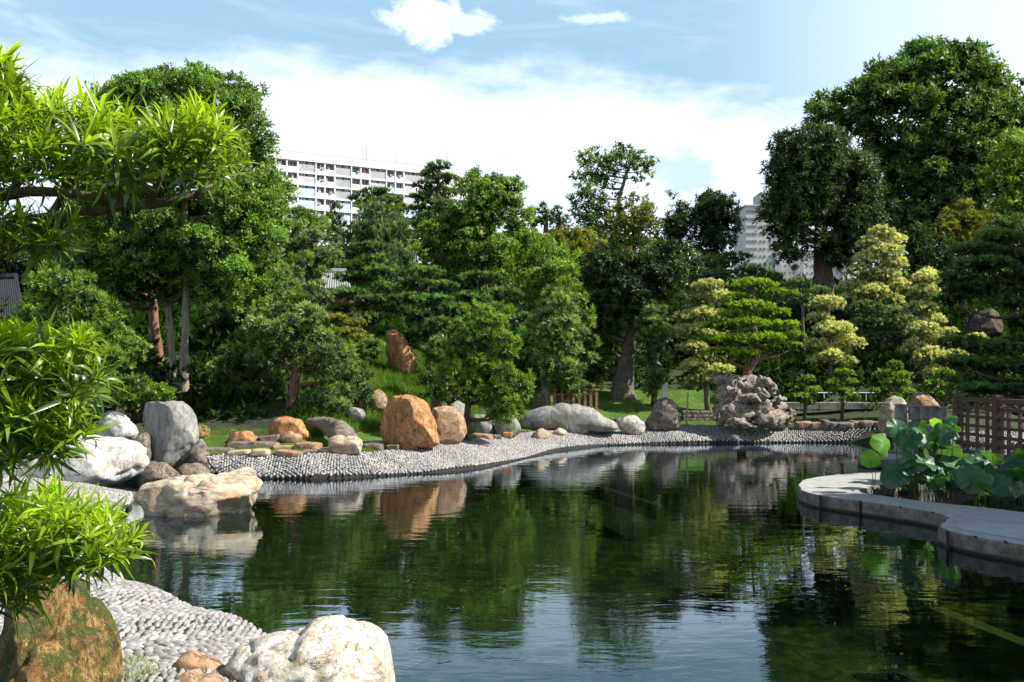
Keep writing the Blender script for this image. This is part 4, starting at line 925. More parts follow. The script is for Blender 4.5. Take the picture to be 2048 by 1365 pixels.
tree('pine_tree', 'flat topped dark pine in front of the white apartment facade', 'tree', 57,
     fat([(752, 390, 30, 9), (725, 402, 26, 8), (785, 402, 20, 9), (760, 410, 34, 9), (790, 420, 24, 9), (770, 430, 30, 10)]), 'needle', M['pine_dark'], [(745, 600, 7), (735, 440, 5), (748, 395, 2)], seed=21, flat=True)
tree('conifer', 'small pointed conifer below the blue panels of the apartment block', 'tree', 55,
     pads([(671, 425, 9, 12), (670, 442, 14, 10), (672, 458, 18, 10), (670, 475, 22, 12)]), 'cypress', M['pine_dark'], seed=23)
for k, (px, py) in enumerate([(1062, 432), (1088, 425), (1117, 432)]):
    tree('pine_tree', ['left', 'middle', 'right'][k]+' one of three small distant pines on the skyline', 'tree', 68,
         pads([(px, py-10, 7, 6), (px-6, py, 10, 6), (px+6, py+6, 12, 6), (px, py+18, 16, 9)]), 'needle', M['pine_dark'], seed=30+k, group='three small distant pines on the skyline')
tree('broadleaf_tree', 'ragged small leaved bright green tree filling the middle distance', 'tree', 44,
     fill([(1045, 500), (1090, 470), (1130, 490), (1165, 520), (1170, 590), (1110, 640), (1030, 630), (1000, 580), (1020, 530)], 20, 44, 25, 0.8), 'fine', M['broad_light'], scale=1.05, seed=25)
tree('shrub_tree', 'rusty yellow green crown behind the bright middle tree', 'tree', 52,
     fill([(1080, 480), (1120, 455), (1180, 460), (1210, 490), (1200, 540), (1130, 540)], 17, 52, 26, 0.7), 'broad', M['olive'], seed=26, scale=0.9)
tree('broadleaf_tree', 'tall dense feathery tree with pale twin trunks at the left', 'tree', 25,
     fill([(190, 195), (232, 155), (300, 150), (380, 135), (440, 155), (500, 165), (535, 200), (520, 240), (548, 275), (568, 310), (555, 360), (575, 400), (560, 450), (560, 520), (555, 570), (520, 620), (480, 640), (420, 610), (370, 590), (300, 575), (230, 580), (150, 560), (120, 480), (150, 400), (190, 330), (200, 260)], 30, 25, 27, 0.75, 1.7, 0.8, 0.0),
     'fine', M['broad_mid'], [(368, 815, 11), (369, 700, 8), (372, 600, 7), (370, 450, 7), (360, 250, 3)], bark='bark_pale', scale=1.25, seed=27, tipw=0.6)
t2 = MB(); q = [P(352, 815, 24.6), P(346, 720, 24.6), P(338, 620, 24.8), P(330, 480, 25)]
tree('broadleaf_tree', 'slimmer pale trunk tree standing left of the tall feathery tree', 'tree', 25.8,
     fill([(250, 500), (330, 470), (400, 500), (420, 580), (370, 610), (300, 600), (250, 570)], 22, 25.8, 28, 0.8, 1.0), 'fine', M['broad_dark'], [(350, 805, 8), (346, 720, 7), (338, 620, 6), (335, 520, 4)], bark='bark_pale', scale=1.2, seed=28)
tree('broadleaf_tree', 'dark tree with a lichened red brown trunk behind the shrub at left', 'tree', 27.5,
     fill([(150, 470), (240, 440), (330, 480), (340, 570), (300, 610), (200, 600), (140, 560)], 24, 27.5, 29, 0.8, 1.1), 'fine', M['black_green'], [(322, 800, 11), (318, 720, 10), (308, 640, 9), (300, 540, 6)], bark='bark_red', scale=1.3, seed=29)
tree('evergreen_tree', 'dark evergreen filling the left background behind the round shrub', 'tree', 34,
     fill([(-60, 460), (60, 440), (160, 470), (180, 600), (100, 640), (-60, 640)], 26, 34, 31, 0.8), 'fine', M['black_green'], scale=1.2, seed=33)
tree('evergreen_tree', 'dark shaded evergreen behind the pale trunks', 'tree', 30,
     fill([(380, 620), (440, 600), (520, 640), (500, 740), (480, 820), (400, 800), (385, 720)], 24, 30, 32, 0.9), 'podo', M['black_green'], scale=1.1, seed=34)
tree('round_shrub', 'big stepped round topped yew like shrub at the left', 'shrub', 21,
     fill([(60, 560), (110, 525), (165, 522), (195, 550), (205, 590), (255, 625), (295, 670), (308, 725), (290, 790), (230, 812), (140, 805), (60, 790), (0, 750), (-20, 690), (20, 650), (50, 600)], 28, 21, 35, 0.75, 1.0, 0.8), 'podo', M['broad_mid'], scale=1.0, seed=35, tipw=0.6)
tree('shrub', 'bright small leaved bush at the foot of the pale trunks', 'shrub', 22.6,
     fill([(235, 800), (270, 765), (330, 770), (345, 800), (330, 830), (260, 830)], 15, 22.6, 36, 0.7), 'fine', M['broad_light'], seed=36, scale=0.9)
tree('shrub', 'leafy green bush right of the pale trunks', 'shrub', 26,
     fill([(375, 740), (420, 715), (455, 740), (460, 810), (400, 820), (375, 790)], 16, 26, 37, 0.75), 'fine', M['broad_mid'], seed=37, scale=0.95)
# --- middle row
tree('buddhist_pine', 'gnarled buddhist pine with reddish trunk and a low wooden prop', 'tree', 23.5,
     fill([(485, 655), (520, 612), (560, 592), (610, 600), (640, 625), (650, 660), (690, 690), (728, 730), (725, 775), (690, 785), (640, 760), (600, 745), (540, 735), (480, 715)], 22, 23.5, 38, 0.75, 1.3)+pads([(640, 800, 34, 22, -0.4), (675, 815, 26, 18, -0.3), (610, 815, 24, 14, -0.2), (690, 790, 22, 18, 0.2)]),
     'podo', M['podocarp'], [(582, 868, 14), (580, 838, 12), (585, 790, 11), (592, 745, 9), (590, 690, 6), (580, 640, 3)], bark='bark_red', scale=0.95, seed=38, crowns=[('new_shoots', pads([(545, 594, 6, 13), (570, 590, 6, 13), (605, 596, 6, 13), (515, 618, 6, 13), (640, 628, 6, 13), (700, 700, 6, 13), (728, 740, 6, 13), (590, 600, 6, 13), (670, 672, 6, 13)]), 'cypress', M['broad_light'], 0.8)])
tree('buddhist_pine', 'dark shaded buddhist pine left of the propped tree', 'tree', 24.6,
     fill([(440, 700), (490, 680), (560, 740), (570, 800), (530, 850), (480, 858), (440, 840), (430, 770)], 20, 24.6, 39, 0.75), 'podo', M['broad_dark'], [(522, 872, 5), (522, 800, 4.5), (518, 720, 3)], bark='bark_red', seed=39, scale=0.9)
tree('buddhist_pine', 'bushy grey green crown rising behind the propped buddhist pine', 'tree', 29,
     fill([(505, 560), (540, 525), (600, 520), (645, 545), (660, 590), (655, 630), (600, 625), (520, 615), (480, 600)], 20, 29, 40, 0.75), 'podo', M['podocarp'], seed=40, scale=0.85, crowns=[('new_shoots', pads([(620, 522, 6, 13), (560, 525, 6, 13), (590, 516, 6, 13), (645, 548, 6, 13)]), 'cypress', M['broad_light'], 0.8)])
tree('evergreen_tree', 'bluish green round crown left of the feathery cypress', 'tree', 40,
     fill([(555, 470), (590, 440), (640, 450), (680, 480), (680, 540), (620, 560), (560, 550)], 19, 40, 41, 0.75), 'podo', M['podocarp'], seed=41, scale=0.75)
tree('evergreen_tree', 'loose dark crown touching the big left tree', 'tree', 44,
     fill([(560, 430), (600, 415), (640, 425), (660, 460), (600, 480), (555, 470)], 16, 44, 42, 0.75), 'podo', M['broad_mid'], seed=42, scale=0.75)
tree('cypress_tree', 'feathery upright grey green cypress below the apartment block', 'tree', 42,
     fill([(695, 480), (715, 430), (745, 412), (780, 420), (810, 440), (825, 500), (838, 560), (800, 600), (740, 600), (700, 560)], 17, 42, 43, 1.1, 1.4), 'cypress', M['pale_green'], seed=43, scale=0.95, crowns=[('new_shoots', pads([(812, 470, 5, 16), (832, 545, 5, 16), (722, 424, 5, 16), (745, 410, 5, 16), (790, 424, 5, 16), (826, 510, 5, 16), (700, 470, 5, 16)]), 'cypress', M['broad_light'], 0.8)])
tree('layered_pine', 'cloud pruned pine of stacked dark pads left of the leaning rock', 'tree', 32,
     flatp([(735, 500, 32, 12), (745, 522, 26, 10), (722, 535, 34, 11), (755, 545, 26, 10, -0.4), (715, 560, 42, 13), (765, 578, 30, 11), (700, 590, 40, 13, -0.3), (745, 605, 44, 13, -0.4), (690, 620, 36, 12), (780, 625, 30, 12), (735, 640, 44, 13, -0.5), (700, 660, 34, 11), (770, 665, 26, 10)]),
     'needle', M['pine_dark'], [(735, 740, 7), (732, 620, 5), (738, 500, 2)], seed=44, flat=True, scale=0.95, tipw=0.6)
tree('layered_pine', 'broad stacked pine directly above the leaning rock', 'tree', 31.5,
     flatp([(850, 548, 30, 12), (830, 570, 30, 11), (880, 575, 30, 11), (820, 600, 34, 12, -0.3), (870, 605, 40, 13, -0.3), (910, 620, 28, 11), (835, 635, 34, 12, -0.4), (890, 650, 38, 12, -0.4), (850, 668, 34, 11), (925, 660, 24, 10), (895, 690, 30, 11), (850, 700, 24, 9)]),
     'needle', M['pine_dark'], [(868, 770, 7), (862, 660, 5), (852, 550, 2)], seed=45, flat=True, scale=0.95, tipw=0.6)
tree('layered_pine', 'third dark stacked pine filling the centre behind the bright tipped tree', 'tree', 36,
     flatp([(960, 560, 36, 13), (1000, 590, 34, 12), (940, 600, 36, 13), (985, 625, 40, 13), (1030, 640, 30, 12), (950, 645, 36, 12), (1040, 680, 34, 13), (980, 670, 30, 12)]), 'needle', M['pine_dark'], [(985, 740, 7), (985, 640, 5), (970, 560, 2)], seed=46, flat=True)
tree('yellow_shrub', 'small cloud pruned shrub with yellow green pads above the grass', 'shrub', 28,
     fat([(668, 640, 24, 9), (712, 650, 22, 8), (690, 668, 34, 9, -0.2), (715, 680, 24, 8, -0.2), (650, 668, 22, 8)]), 'pad', M['olive'], [(690, 740, 4), (688, 690, 3), (685, 645, 1.5)], seed=47, flat=True, tipw=0.9)
tree('small_pine', 'small bright upright pine to the right of the leaning rock', 'tree', 28.5,
     fill([(838, 690), (860, 675), (890, 678), (905, 710), (900, 740), (860, 745), (840, 720)], 11, 28.5, 48, 0.9), 'cypress', M['podocarp'], seed=48, scale=0.8)
tree('round_leaf_tree', 'irregular glossy tree with bright tips and a thin dark trunk at the pebbles', 'tree', 22.8,
     fill([(915, 660), (935, 628), (975, 606), (1015, 622), (1008, 655), (1045, 668), (1035, 700), (1020, 725), (1062, 760), (1060, 800), (1020, 855), (985, 850), (965, 810), (920, 800), (870, 775), (880, 740), (895, 700)], 18, 22.8, 49, 0.75, 1.2, 0.7),
     'podo', M['broad_mid'], [(937, 872, 8), (935, 840, 7), (938, 790, 6), (950, 720, 5), (965, 650, 2.5)], bark='bark', seed=49, scale=0.8, tipw=0.75, crowns=[('new_shoots', pads([(932, 634, 6, 13), (952, 618, 6, 13), (975, 607, 6, 13), (1000, 616, 6, 13), (1018, 626, 6, 13), (1042, 670, 6, 13), (905, 662, 6, 13), (890, 700, 6, 13), (1060, 762, 6, 13), (1012, 662, 6, 13)]), 'cypress', M['broad_light'], 0.8)])
tree('shrub', 'dark low spreading shrub in shade behind the orange boulder', 'shrub', 24.4,
     fill([(820, 770), (860, 745), (900, 750), (915, 790), (880, 808), (830, 795)], 14, 24.4, 50, 0.6), 'podo', M['broad_dark'], seed=50, scale=0.8)
tree('round_leaf_tree', 'tall glossy tree with bright feathery tips above the red fence', 'tree', 31,
     fill([(1055, 640), (1080, 600), (1115, 570), (1150, 580), (1170, 610), (1185, 650), (1198, 700), (1175, 740), (1180, 785), (1135, 808), (1100, 775), (1060, 745), (1045, 690)], 19, 31, 51, 0.8, 1.3),
     'podo', M['podocarp'], [(1120, 815, 10), (1115, 740, 8), (1110, 650, 5), (1115, 600, 2)], seed=51, scale=0.8, tipw=0.7, crowns=[('new_shoots', pads([(1150, 580, 6, 13), (1168, 598, 6, 13), (1120, 576, 6, 13), (1180, 628, 6, 13), (1135, 572, 6, 13), (1105, 590, 6, 13), (1190, 690, 6, 13), (1178, 655, 6, 13), (1085, 610, 6, 13)]), 'cypress', M['broad_light'], 0.8)])
tree('old_tree', 'massive dark tree with broad buttressed trunk on the central lawn', 'tree', 33,
     fill([(1162, 530), (1200, 495), (1280, 480), (1350, 488), (1392, 515), (1392, 555), (1345, 600), (1300, 640), (1240, 670), (1185, 680), (1165, 600)], 25, 33, 53, 0.75, 1.4, 0.8)+pads([(1195, 720, 24, 36, 0.8), (1222, 690, 26, 34, 1.0), (1190, 650, 28, 34, 0.2), (1300, 600, 30, 30, -0.3), (1320, 560, 32, 26, -0.3), (1215, 620, 34, 30, -0.6), (1260, 590, 34, 28, -0.8), (1180, 770, 20, 26, 1.2)]),
     'fine', M['black_green'], [(1245, 805, 34), (1245, 785, 24), (1250, 740, 17), (1262, 680, 13), (1275, 600, 9), (1280, 540, 5)], bark='bark_grey', seed=53, scale=1.1, tipw=0.6)
tree('glossy_bush', 'tall grey green glossy bush against the right of the massive trunk', 'shrub', 32,
     fill([(1285, 620), (1315, 598), (1345, 640), (1350, 680), (1330, 720), (1325, 790), (1295, 800), (1275, 740), (1270, 670)], 15, 32, 54, 0.85, 1.3), 'podo', M['podocarp'], seed=54, scale=0.8, tipw=0.6)
tree('pine_tree', 'spreading dull green pine below the black evergreens', 'tree', 44,
     pads([(1420, 530, 40, 14), (1470, 520, 36, 13), (1500, 545, 30, 12), (1440, 555, 44, 13), (1395, 565, 36, 13), (1485, 570, 34, 12), (1540, 560, 34, 13), (1580, 580, 30, 13), (1530, 590, 40, 13)]), 'needle', M['pale_green'], seed=55, flat=True, cover=4.2)
# --- pale cloud pruned trees
pg = 'pale variegated cloud pruned trees on the right slope'
tree('pale_tree', 'pale variegated cloud pruned tree left of the bonsai pine', 'tree', 31.5,
     puff([(1418, 578, 32, 13), (1440, 600, 28, 13, -0.2), (1398, 606, 28, 13), (1372, 640, 26, 13), (1412, 634, 30, 14, -0.3), (1446, 640, 24, 12), (1390, 668, 30, 14, -0.2), (1430, 675, 28, 13), (1385, 700, 28, 13, -0.3), (1420, 715, 28, 13), (1390, 735, 24, 12), (1440, 745, 26, 12, -0.3), (1400, 765, 28, 12), (1365, 665, 20, 12)]),
     'pad', M['pale'], [(1415, 800, 6), (1412, 700, 5), (1415, 580, 2)], bark='bark_grey', seed=60, group=pg, flat=True, scale=0.9)
tree('pale_tree', 'short pale variegated tree with seven round pads right of the bonsai pine', 'tree', 32,
     puff([(1655, 612, 34, 14), (1640, 640, 22, 11), (1668, 665, 36, 16, -0.3), (1636, 695, 24, 12, -0.2), (1668, 705, 28, 12, 0.2), (1700, 690, 26, 13), (1636, 725, 20, 10), (1690, 728, 22, 10, -0.2), (1660, 712, 20, 9, -0.5)]),
     'pad', M['pale'], [(1662, 770, 5), (1660, 700, 4), (1656, 612, 2)], bark='bark_grey', seed=61, group=pg, flat=True, scale=0.9)
tree('pale_tree', 'tallest pale variegated tree beside the dark egg shaped tree', 'tree', 37,
     puff([(1762, 472, 24, 13), (1788, 488, 22, 12), (1742, 492, 24, 13), (1768, 508, 34, 13, -0.3), (1738, 525, 32, 14), (1785, 532, 26, 13), (1722, 550, 30, 13, -0.3), (1765, 556, 34, 14), (1795, 575, 22, 12), (1710, 580, 32, 14), (1745, 588, 34, 14, -0.3), (1700, 605, 26, 12), (1780, 605, 26, 12)]),
     'pad', M['pale'], [(1765, 700, 6), (1762, 560, 4), (1765, 475, 2)], bark='bark_grey', seed=62, group=pg, flat=True, scale=0.9)
tree('pale_tree', 'pale variegated tree with a bright lower right side near the dark pines', 'tree', 33,
     puff([(1855, 560, 26, 14), (1848, 590, 28, 15), (1872, 610, 22, 12), (1840, 622, 30, 14), (1865, 645, 24, 12), (1845, 665, 34, 15, -0.3), (1868, 690, 26, 13), (1835, 700, 30, 13), (1862, 715, 30, 14, -0.4), (1840, 735, 26, 12), (1862, 756, 24, 12, -0.3)]),
     'pad', M['pale'], [(1838, 800, 9), (1840, 740, 7), (1850, 560, 2)], bark='bark_grey', seed=63, group=pg, flat=True, scale=0.9)
tree('pale_tree', 'greyer shaded variegated tree between the pale trees', 'tree', 35,
     puff([(1735, 625, 36, 15), (1780, 635, 34, 15), (1810, 655, 36, 16, -0.3), (1750, 650, 34, 14), (1790, 675, 34, 14), (1740, 680, 26, 13), (1815, 690, 26, 12), (1720, 655, 24, 12)]), 'pad', M['pale_green'], [(1765, 760, 5), (1765, 640, 3)], bark='bark_grey', seed=64, flat=True, scale=0.9)
tree('pale_tree', 'small grey green tree with bare forked pale stems under the egg shaped tree', 'tree', 36,
     pads([(1600, 570, 28, 12), (1640, 585, 22, 11), (1575, 590, 26, 12), (1620, 602, 24, 10)]), 'pad', M['pale_green'], [(1608, 660, 4), (1605, 620, 3), (1600, 575, 1.5)], bark='bark_grey', seed=65, flat=True, scale=0.9)
tree('clipped_shrub', 'yellow tinged shrub at the lower right slope in front of the brown outcrop', 'shrub', 31,
     pads([(1955, 680, 20, 11), (1915, 710, 20, 10), (1900, 665, 14, 9)]), 'pad', M['pale'], [(1940, 760, 4), (1945, 690, 2)], seed=66, flat=True, scale=0.9)
# --- the bonsai pine on its rock
tree('bonsai_pine', 'bright green cloud pruned bonsai pine leaning out of the rockery boulder', 'tree', 28.5,
     fat([(1508, 572, 40, 12), (1475, 598, 22, 9), (1555, 592, 34, 11, 0.2), (1500, 615, 40, 11, -0.3), (1465, 632, 28, 10), (1545, 628, 32, 10, 0.3), (1440, 655, 32, 11), (1495, 650, 36, 11, -0.5), (1560, 655, 36, 11), (1425, 682, 24, 9), (1465, 682, 34, 11, -0.4), (1525, 680, 38, 11, -0.5), (1583, 675, 24, 9), (1445, 708, 30, 10), (1490, 712, 26, 9, -0.4), (1588, 693, 16, 7), (1540, 700, 20, 8)]),
     'pad', M['pine_bright'], [(1480, 762, 9), (1495, 742, 8.5), (1515, 715, 8), (1516, 680, 6), (1505, 640, 5), (1508, 575, 2)], bark='bark_red', seed=67, flat=True, scale=0.85, tipw=0.6)
# --- small clipped bushes behind the far pebbles
for k, (cl, lb, D_, tr) in enumerate([
    ([(1612, 762, 18, 8), (1595, 778, 18, 8), (1628, 785, 18, 8), (1600, 796, 24, 9), (1620, 806, 18, 8)], 'leftmost small clipped shrub on bare ground beside the rockery boulder', 29.5, 1608),
    ([(1688, 750, 20, 8), (1668, 770, 18, 8), (1702, 768, 16, 7), (1685, 786, 26, 9), (1700, 798, 20, 8)], 'small clipped shrub with bare twisted stem, left of the sunlit standing stone', 29.5, 1684),
    ([(1790, 732, 16, 8), (1770, 750, 22, 9), (1808, 755, 22, 9), (1790, 768, 32, 10), (1765, 785, 24, 9), (1815, 788, 20, 9), (1790, 798, 26, 9)], 'largest small clipped shrub directly above the sunlit standing stone', 29.0, 1792),
    ([(1890, 748, 18, 8), (1905, 765, 16, 8), (1870, 772, 20, 9), (1898, 785, 20, 8), (1868, 790, 18, 7)], 'rightmost small clipped shrub next to the wooden railing', 28.5, 1888)]):
    tree('clipped_shrub', lb, 'shrub', D_, pads(cl), 'pad', M['broad_mid'], [(tr, 825, 4), (tr+2, 800, 3.5), (tr, 755, 1.5)], seed=70+k, group='small clipped shrubs behind the far pebbles', flat=True, scale=1.0, tipw=0.85)
# --- dark pines right
tree('dark_pine', 'large dark horizontally layered pine overhanging the railing at the right', 'tree', 20.5,
     fat([(2000, 480, 50, 15), (1950, 505, 46, 14), (2040, 520, 50, 16), (1970, 535, 56, 16, -0.4), (1915, 560, 36, 13), (2030, 565, 50, 16), (1950, 585, 50, 15, -0.3), (1900, 605, 32, 12), (2020, 610, 44, 15), (2060, 650, 40, 18), (1925, 690, 46, 14), (1985, 700, 56, 16, -0.3), (2045, 690, 44, 16), (1920, 730, 44, 13, -0.3), (1975, 740, 56, 16), (2040, 740, 50, 16), (1945, 765, 46, 12), (2010, 775, 40, 11), (2060, 590, 40, 20), (1975, 782, 46, 11, -0.9), (2035, 785, 40, 12, -1.2), (1930, 778, 34, 10, -0.5)]),
     'needle', M['pine_dark'], [(2110, 900, 14), (2100, 700, 11), (2060, 560, 7), (2010, 480, 3)], seed=75, flat=True, scale=0.95, tipw=0.35)
tree('evergreen_tree', 'olive conifer shrub under the huge broadleaf tree', 'tree', 46,
     fill([(1880, 440), (1910, 402), (1950, 400), (1985, 430), (1995, 480), (1960, 520), (1890, 520), (1865, 480)], 18, 46, 76, 0.8), 'podo', M['olive'], seed=76, scale=0.75)
tree('evergreen_tree', 'black green crown in deep shade behind the tallest pale tree', 'tree', 43,
     fill([(1800, 470), (1850, 450), (1900, 480), (1920, 540), (1900, 620), (1840, 640), (1810, 560)], 22, 43, 77, 0.8), 'fine', M['black_green'], seed=77, scale=1.2)
tree('evergreen_tree', 'dark crown at the right edge above the layered pine', 'tree', 40,
     fill([(1960, 450), (2020, 430), (2090, 440), (2100, 540), (2000, 560), (1950, 510)], 22, 40, 78, 0.8), 'podo', M['broad_dark'], seed=78, scale=0.9)
tree('evergreen_tree', 'deep green slope shrubbery crown below the greyer variegated tree', 'tree', 38,
     fill([(1560, 600), (1640, 600), (1720, 640), (1800, 690), (1900, 640), (1960, 600), (1960, 700), (1900, 740), (1700, 740), (1580, 720), (1540, 660)], 24, 38, 79, 0.7, 0.9, 0.3), 'podo', M['black_green'], seed=79, scale=0.9)
tree('evergreen_tree', 'dark undergrowth tree between the massive trunk and the pale tree', 'tree', 38,
     fill([(1330, 600), (1400, 580), (1460, 600), (1500, 700), (1440, 770), (1340, 760), (1320, 680)], 22, 38, 80, 0.8), 'podo', M['black_green'], seed=80, scale=0.9)
tree('evergreen_tree', 'shaded evergreen behind the stacked pines in the centre', 'tree', 41,
     fill([(640, 620), (760, 580), (900, 600), (1060, 620), (1160, 640), (1180, 740), (1060, 760), (900, 740), (760, 730), (650, 720)], 26, 41, 81, 0.7, 0.9, 0.3), 'podo', M['black_green'], seed=81, scale=0.95)
tree('low_pine', 'low spreading pine pads at the left foot of the leaning rock', 'shrub', 27.2,
     fat([(742, 692, 20, 8), (722, 705, 24, 8, 0.2), (748, 712, 16, 7, -0.2), (708, 722, 22, 8)]), 'needle', M['pine_dark'], [(728, 735, 4), (728, 705, 2)], seed=84, flat=True, tipw=0.7)
tree('shrub', 'grey green shrub spilling onto the slope right of the propped buddhist pine', 'shrub', 24.6,
     fill([(690, 745), (725, 735), (755, 760), (740, 800), (700, 812), (680, 785)], 13, 24.6, 85, 0.7), 'podo', M['podocarp'], seed=85, scale=0.8)
tree('shrub', 'loose dark shrub between the leaning rock and the bright tipped tree', 'shrub', 26,
     fill([(840, 760), (880, 735), (930, 745), (930, 790), (870, 790)], 13, 26, 86, 0.6), 'podo', M['podocarp'], seed=86, scale=0.8)
# trees outside the frame on the right bank; they shade the lotus bed
for k, (x_, y_, z_, r_) in enumerate([(22.0, 15.6, 8.6, 3.7), (16.6, 9.6, 8.4, 3.8), (16.8, 19.5, 8.6, 3.7)]):
    gz = float(gh(np.array([x_]), np.array([y_]))[0]); t_ = empty('shade_tree', (x_, y_, max(gz, -0.3)), ['tall leafy tree beyond the right frame edge shading the lotus', 'rounder leafy tree beyond the right frame edge, nearest the lotus bed', 'farthest leafy tree beyond the right frame edge behind the bridge'][k], 'tree')
    m_ = MB(); m_.tube([(x_, y_, min(gz, 0.3)-0.5), (x_+0.2, y_, z_*0.5), (x_, y_, z_)], [0.3, 0.22, 0.08], 10, 0.08); m_.build('trunk', M['bark'], t_, True)
    R = np.random.default_rng(400+k); cl = []
    for j in range(44):
        dv = norm(R.normal(size=3))*r_*R.uniform(0.3, 0.85); D_ = y_+dv[1]; X_ = x_+dv[0]; Z_ = z_+dv[2]*0.7
        cl.append((1024+X_/D_*F, HZ-(Z_-H)/D_*F, 1.3/D_*F, 1.0/D_*F, dv[1]))
    crown('crown', y_, cl, 'broad', M['broad_dark'], t_, seed=400+k, scale=3.0)

# ------------------------------------------------------------------ foreground strap-leaved tree
def strap_mesh(q):
    R = np.random.default_rng(500+q); n = 5; v = []; L = 1.0; bend = R.uniform(0.15, 1.0); wid = 0.050*R.uniform(0.85, 1.15); sw = R.uniform(-0.12, 0.12)
    for i in range(n+1):
        t = i/n; wv = wid*(math.sin(PI*min(1, 0.10+t*0.93))**0.7) if i < n else 0.004
        x = t*L*math.cos(bend*t); z = -bend*0.5*t*t; y = sw*t*t
        v += [(x, y-wv, z+wv*0.25), (x, y, z), (x, y+wv, z+wv*0.25)]
    f = []
    for i in range(n):
        a = i*3; f += [(a, a+3, a+4, a+1), (a+1, a+4, a+5, a+2)]
    return v, f
strap = [strap_mesh(q) for q in range(6)]
strap_me = []
for q, (v, f) in enumerate(strap):
    for tn in (0.08, 0.42, 0.82):
        me = bpy.data.meshes.new('leaf'); me.from_pydata(v, [], f); me.materials.append(M['strap_leaf'])
        a = me.attributes.new('tint', 'FLOAT', 'POINT'); a.data.foreach_set('value', np.full(len(v), tn, dtype=np.float32))
        me.polygons.foreach_set('use_smooth', np.ones(len(f), dtype=bool)); strap_me.append(me)
root_p = P(-230, 1500, 3.2); root_p[2] = 0.4
yew = empty('strap_leaved_tree', root_p, 'overhanging tree with long narrow bright green leaves at the left frame edge', 'tree')
m_ = MB(); tr = [P(-240, 1500, 3.2), P(-220, 1150, 3.15), P(-250, 850, 3.1), P(-200, 600, 3.1), P(-120, 480, 3.0), P(-180, 250, 3.1)]; tr[0][2] = 0.3
m_.tube(resample(np.array(tr), 0.15), np.linspace(0.11, 0.04, len(resample(np.array(tr), 0.15))), 12, 0.08); m_.build('trunk', M['bark'], yew, True)
branches = [[(-220, 560, 30), (-60, 480, 20), (0, 462, 17), (80, 440, 14), (160, 428, 13), (240, 412, 11), (320, 408, 9), (380, 395, 7), (430, 370, 4)],
            [(-200, 520, 20), (-60, 420, 13), (0, 392, 11), (60, 382, 10), (130, 385, 9), (220, 398, 9), (290, 410, 7)],
            [(-180, 300, 14), (-60, 250, 9), (20, 200, 6), (50, 170, 4)],
            [(-60, 480, 12), (40, 500, 8), (110, 480, 6), (150, 490, 3)],
            [(100, 436, 9), (150, 350, 6), (190, 300, 4)], [(300, 408, 7), (330, 340, 5), (360, 290, 3)], [(20, 390, 8), (60, 330, 6), (110, 280, 4)],
            [(-240, 850, 20), (-80, 780, 12), (20, 760, 9), (120, 740, 6), (180, 710, 4)],
            [(-240, 950, 20), (-80, 890, 12), (30, 870, 8), (110, 850, 5)],
            [(-220, 1150, 24), (-60, 1160, 16), (60, 1150, 11), (150, 1120, 8), (220, 1090, 5)], [(0, 1155, 10), (60, 1060, 6), (110, 1020, 4)]]
for k, b_ in enumerate(branches):
    a_ = np.array([np.r_[P(x, y, 3.05+0.06*math.sin(k*2.1+i*0.7)), r/F*3.05] for i, (x, y, r) in enumerate(b_)]); a_ = resample(a_, 0.05)
    m_ = MB(); m_.tube(a_[:, :3], a_[:, 3], 9, 0.09); m_.build('branch', M['bark'], yew, True)
# whorls: (polygon, count, depth spread)
masses = [([(0, 240), (60, 230), (130, 215), (170, 225), (200, 240), (240, 250), (290, 240), (340, 262), (380, 240), (420, 250), (450, 290), (450, 340), (420, 365), (350, 360), (250, 370), (150, 360), (60, 365), (-60, 380), (-60, 240)], 165, 0.35),
          ([(-40, 130), (0, 125), (25, 165), (60, 180), (70, 215), (30, 240), (-40, 240)], 22, 0.2),
          ([(-40, 430), (60, 450), (120, 450), (150, 460), (140, 480), (90, 500), (-40, 500)], 28, 0.25),
          ([(-60, 690), (0, 680), (60, 695), (120, 690), (170, 705), (180, 760), (170, 800), (90, 800), (0, 800), (-60, 800)], 95, 0.3),
          ([(-60, 820), (0, 815), (80, 825), (150, 835), (165, 880), (120, 915), (0, 925), (-60, 925)], 80, 0.25),
          ([(-60, 1040), (30, 1020), (110, 1005), (170, 1030), (230, 1050), (262, 1090), (230, 1120), (150, 1150), (60, 1165), (20, 1210), (-60, 1220)], 140, 0.3)]
R = np.random.default_rng(77); fr = random.Random(9); LL = []
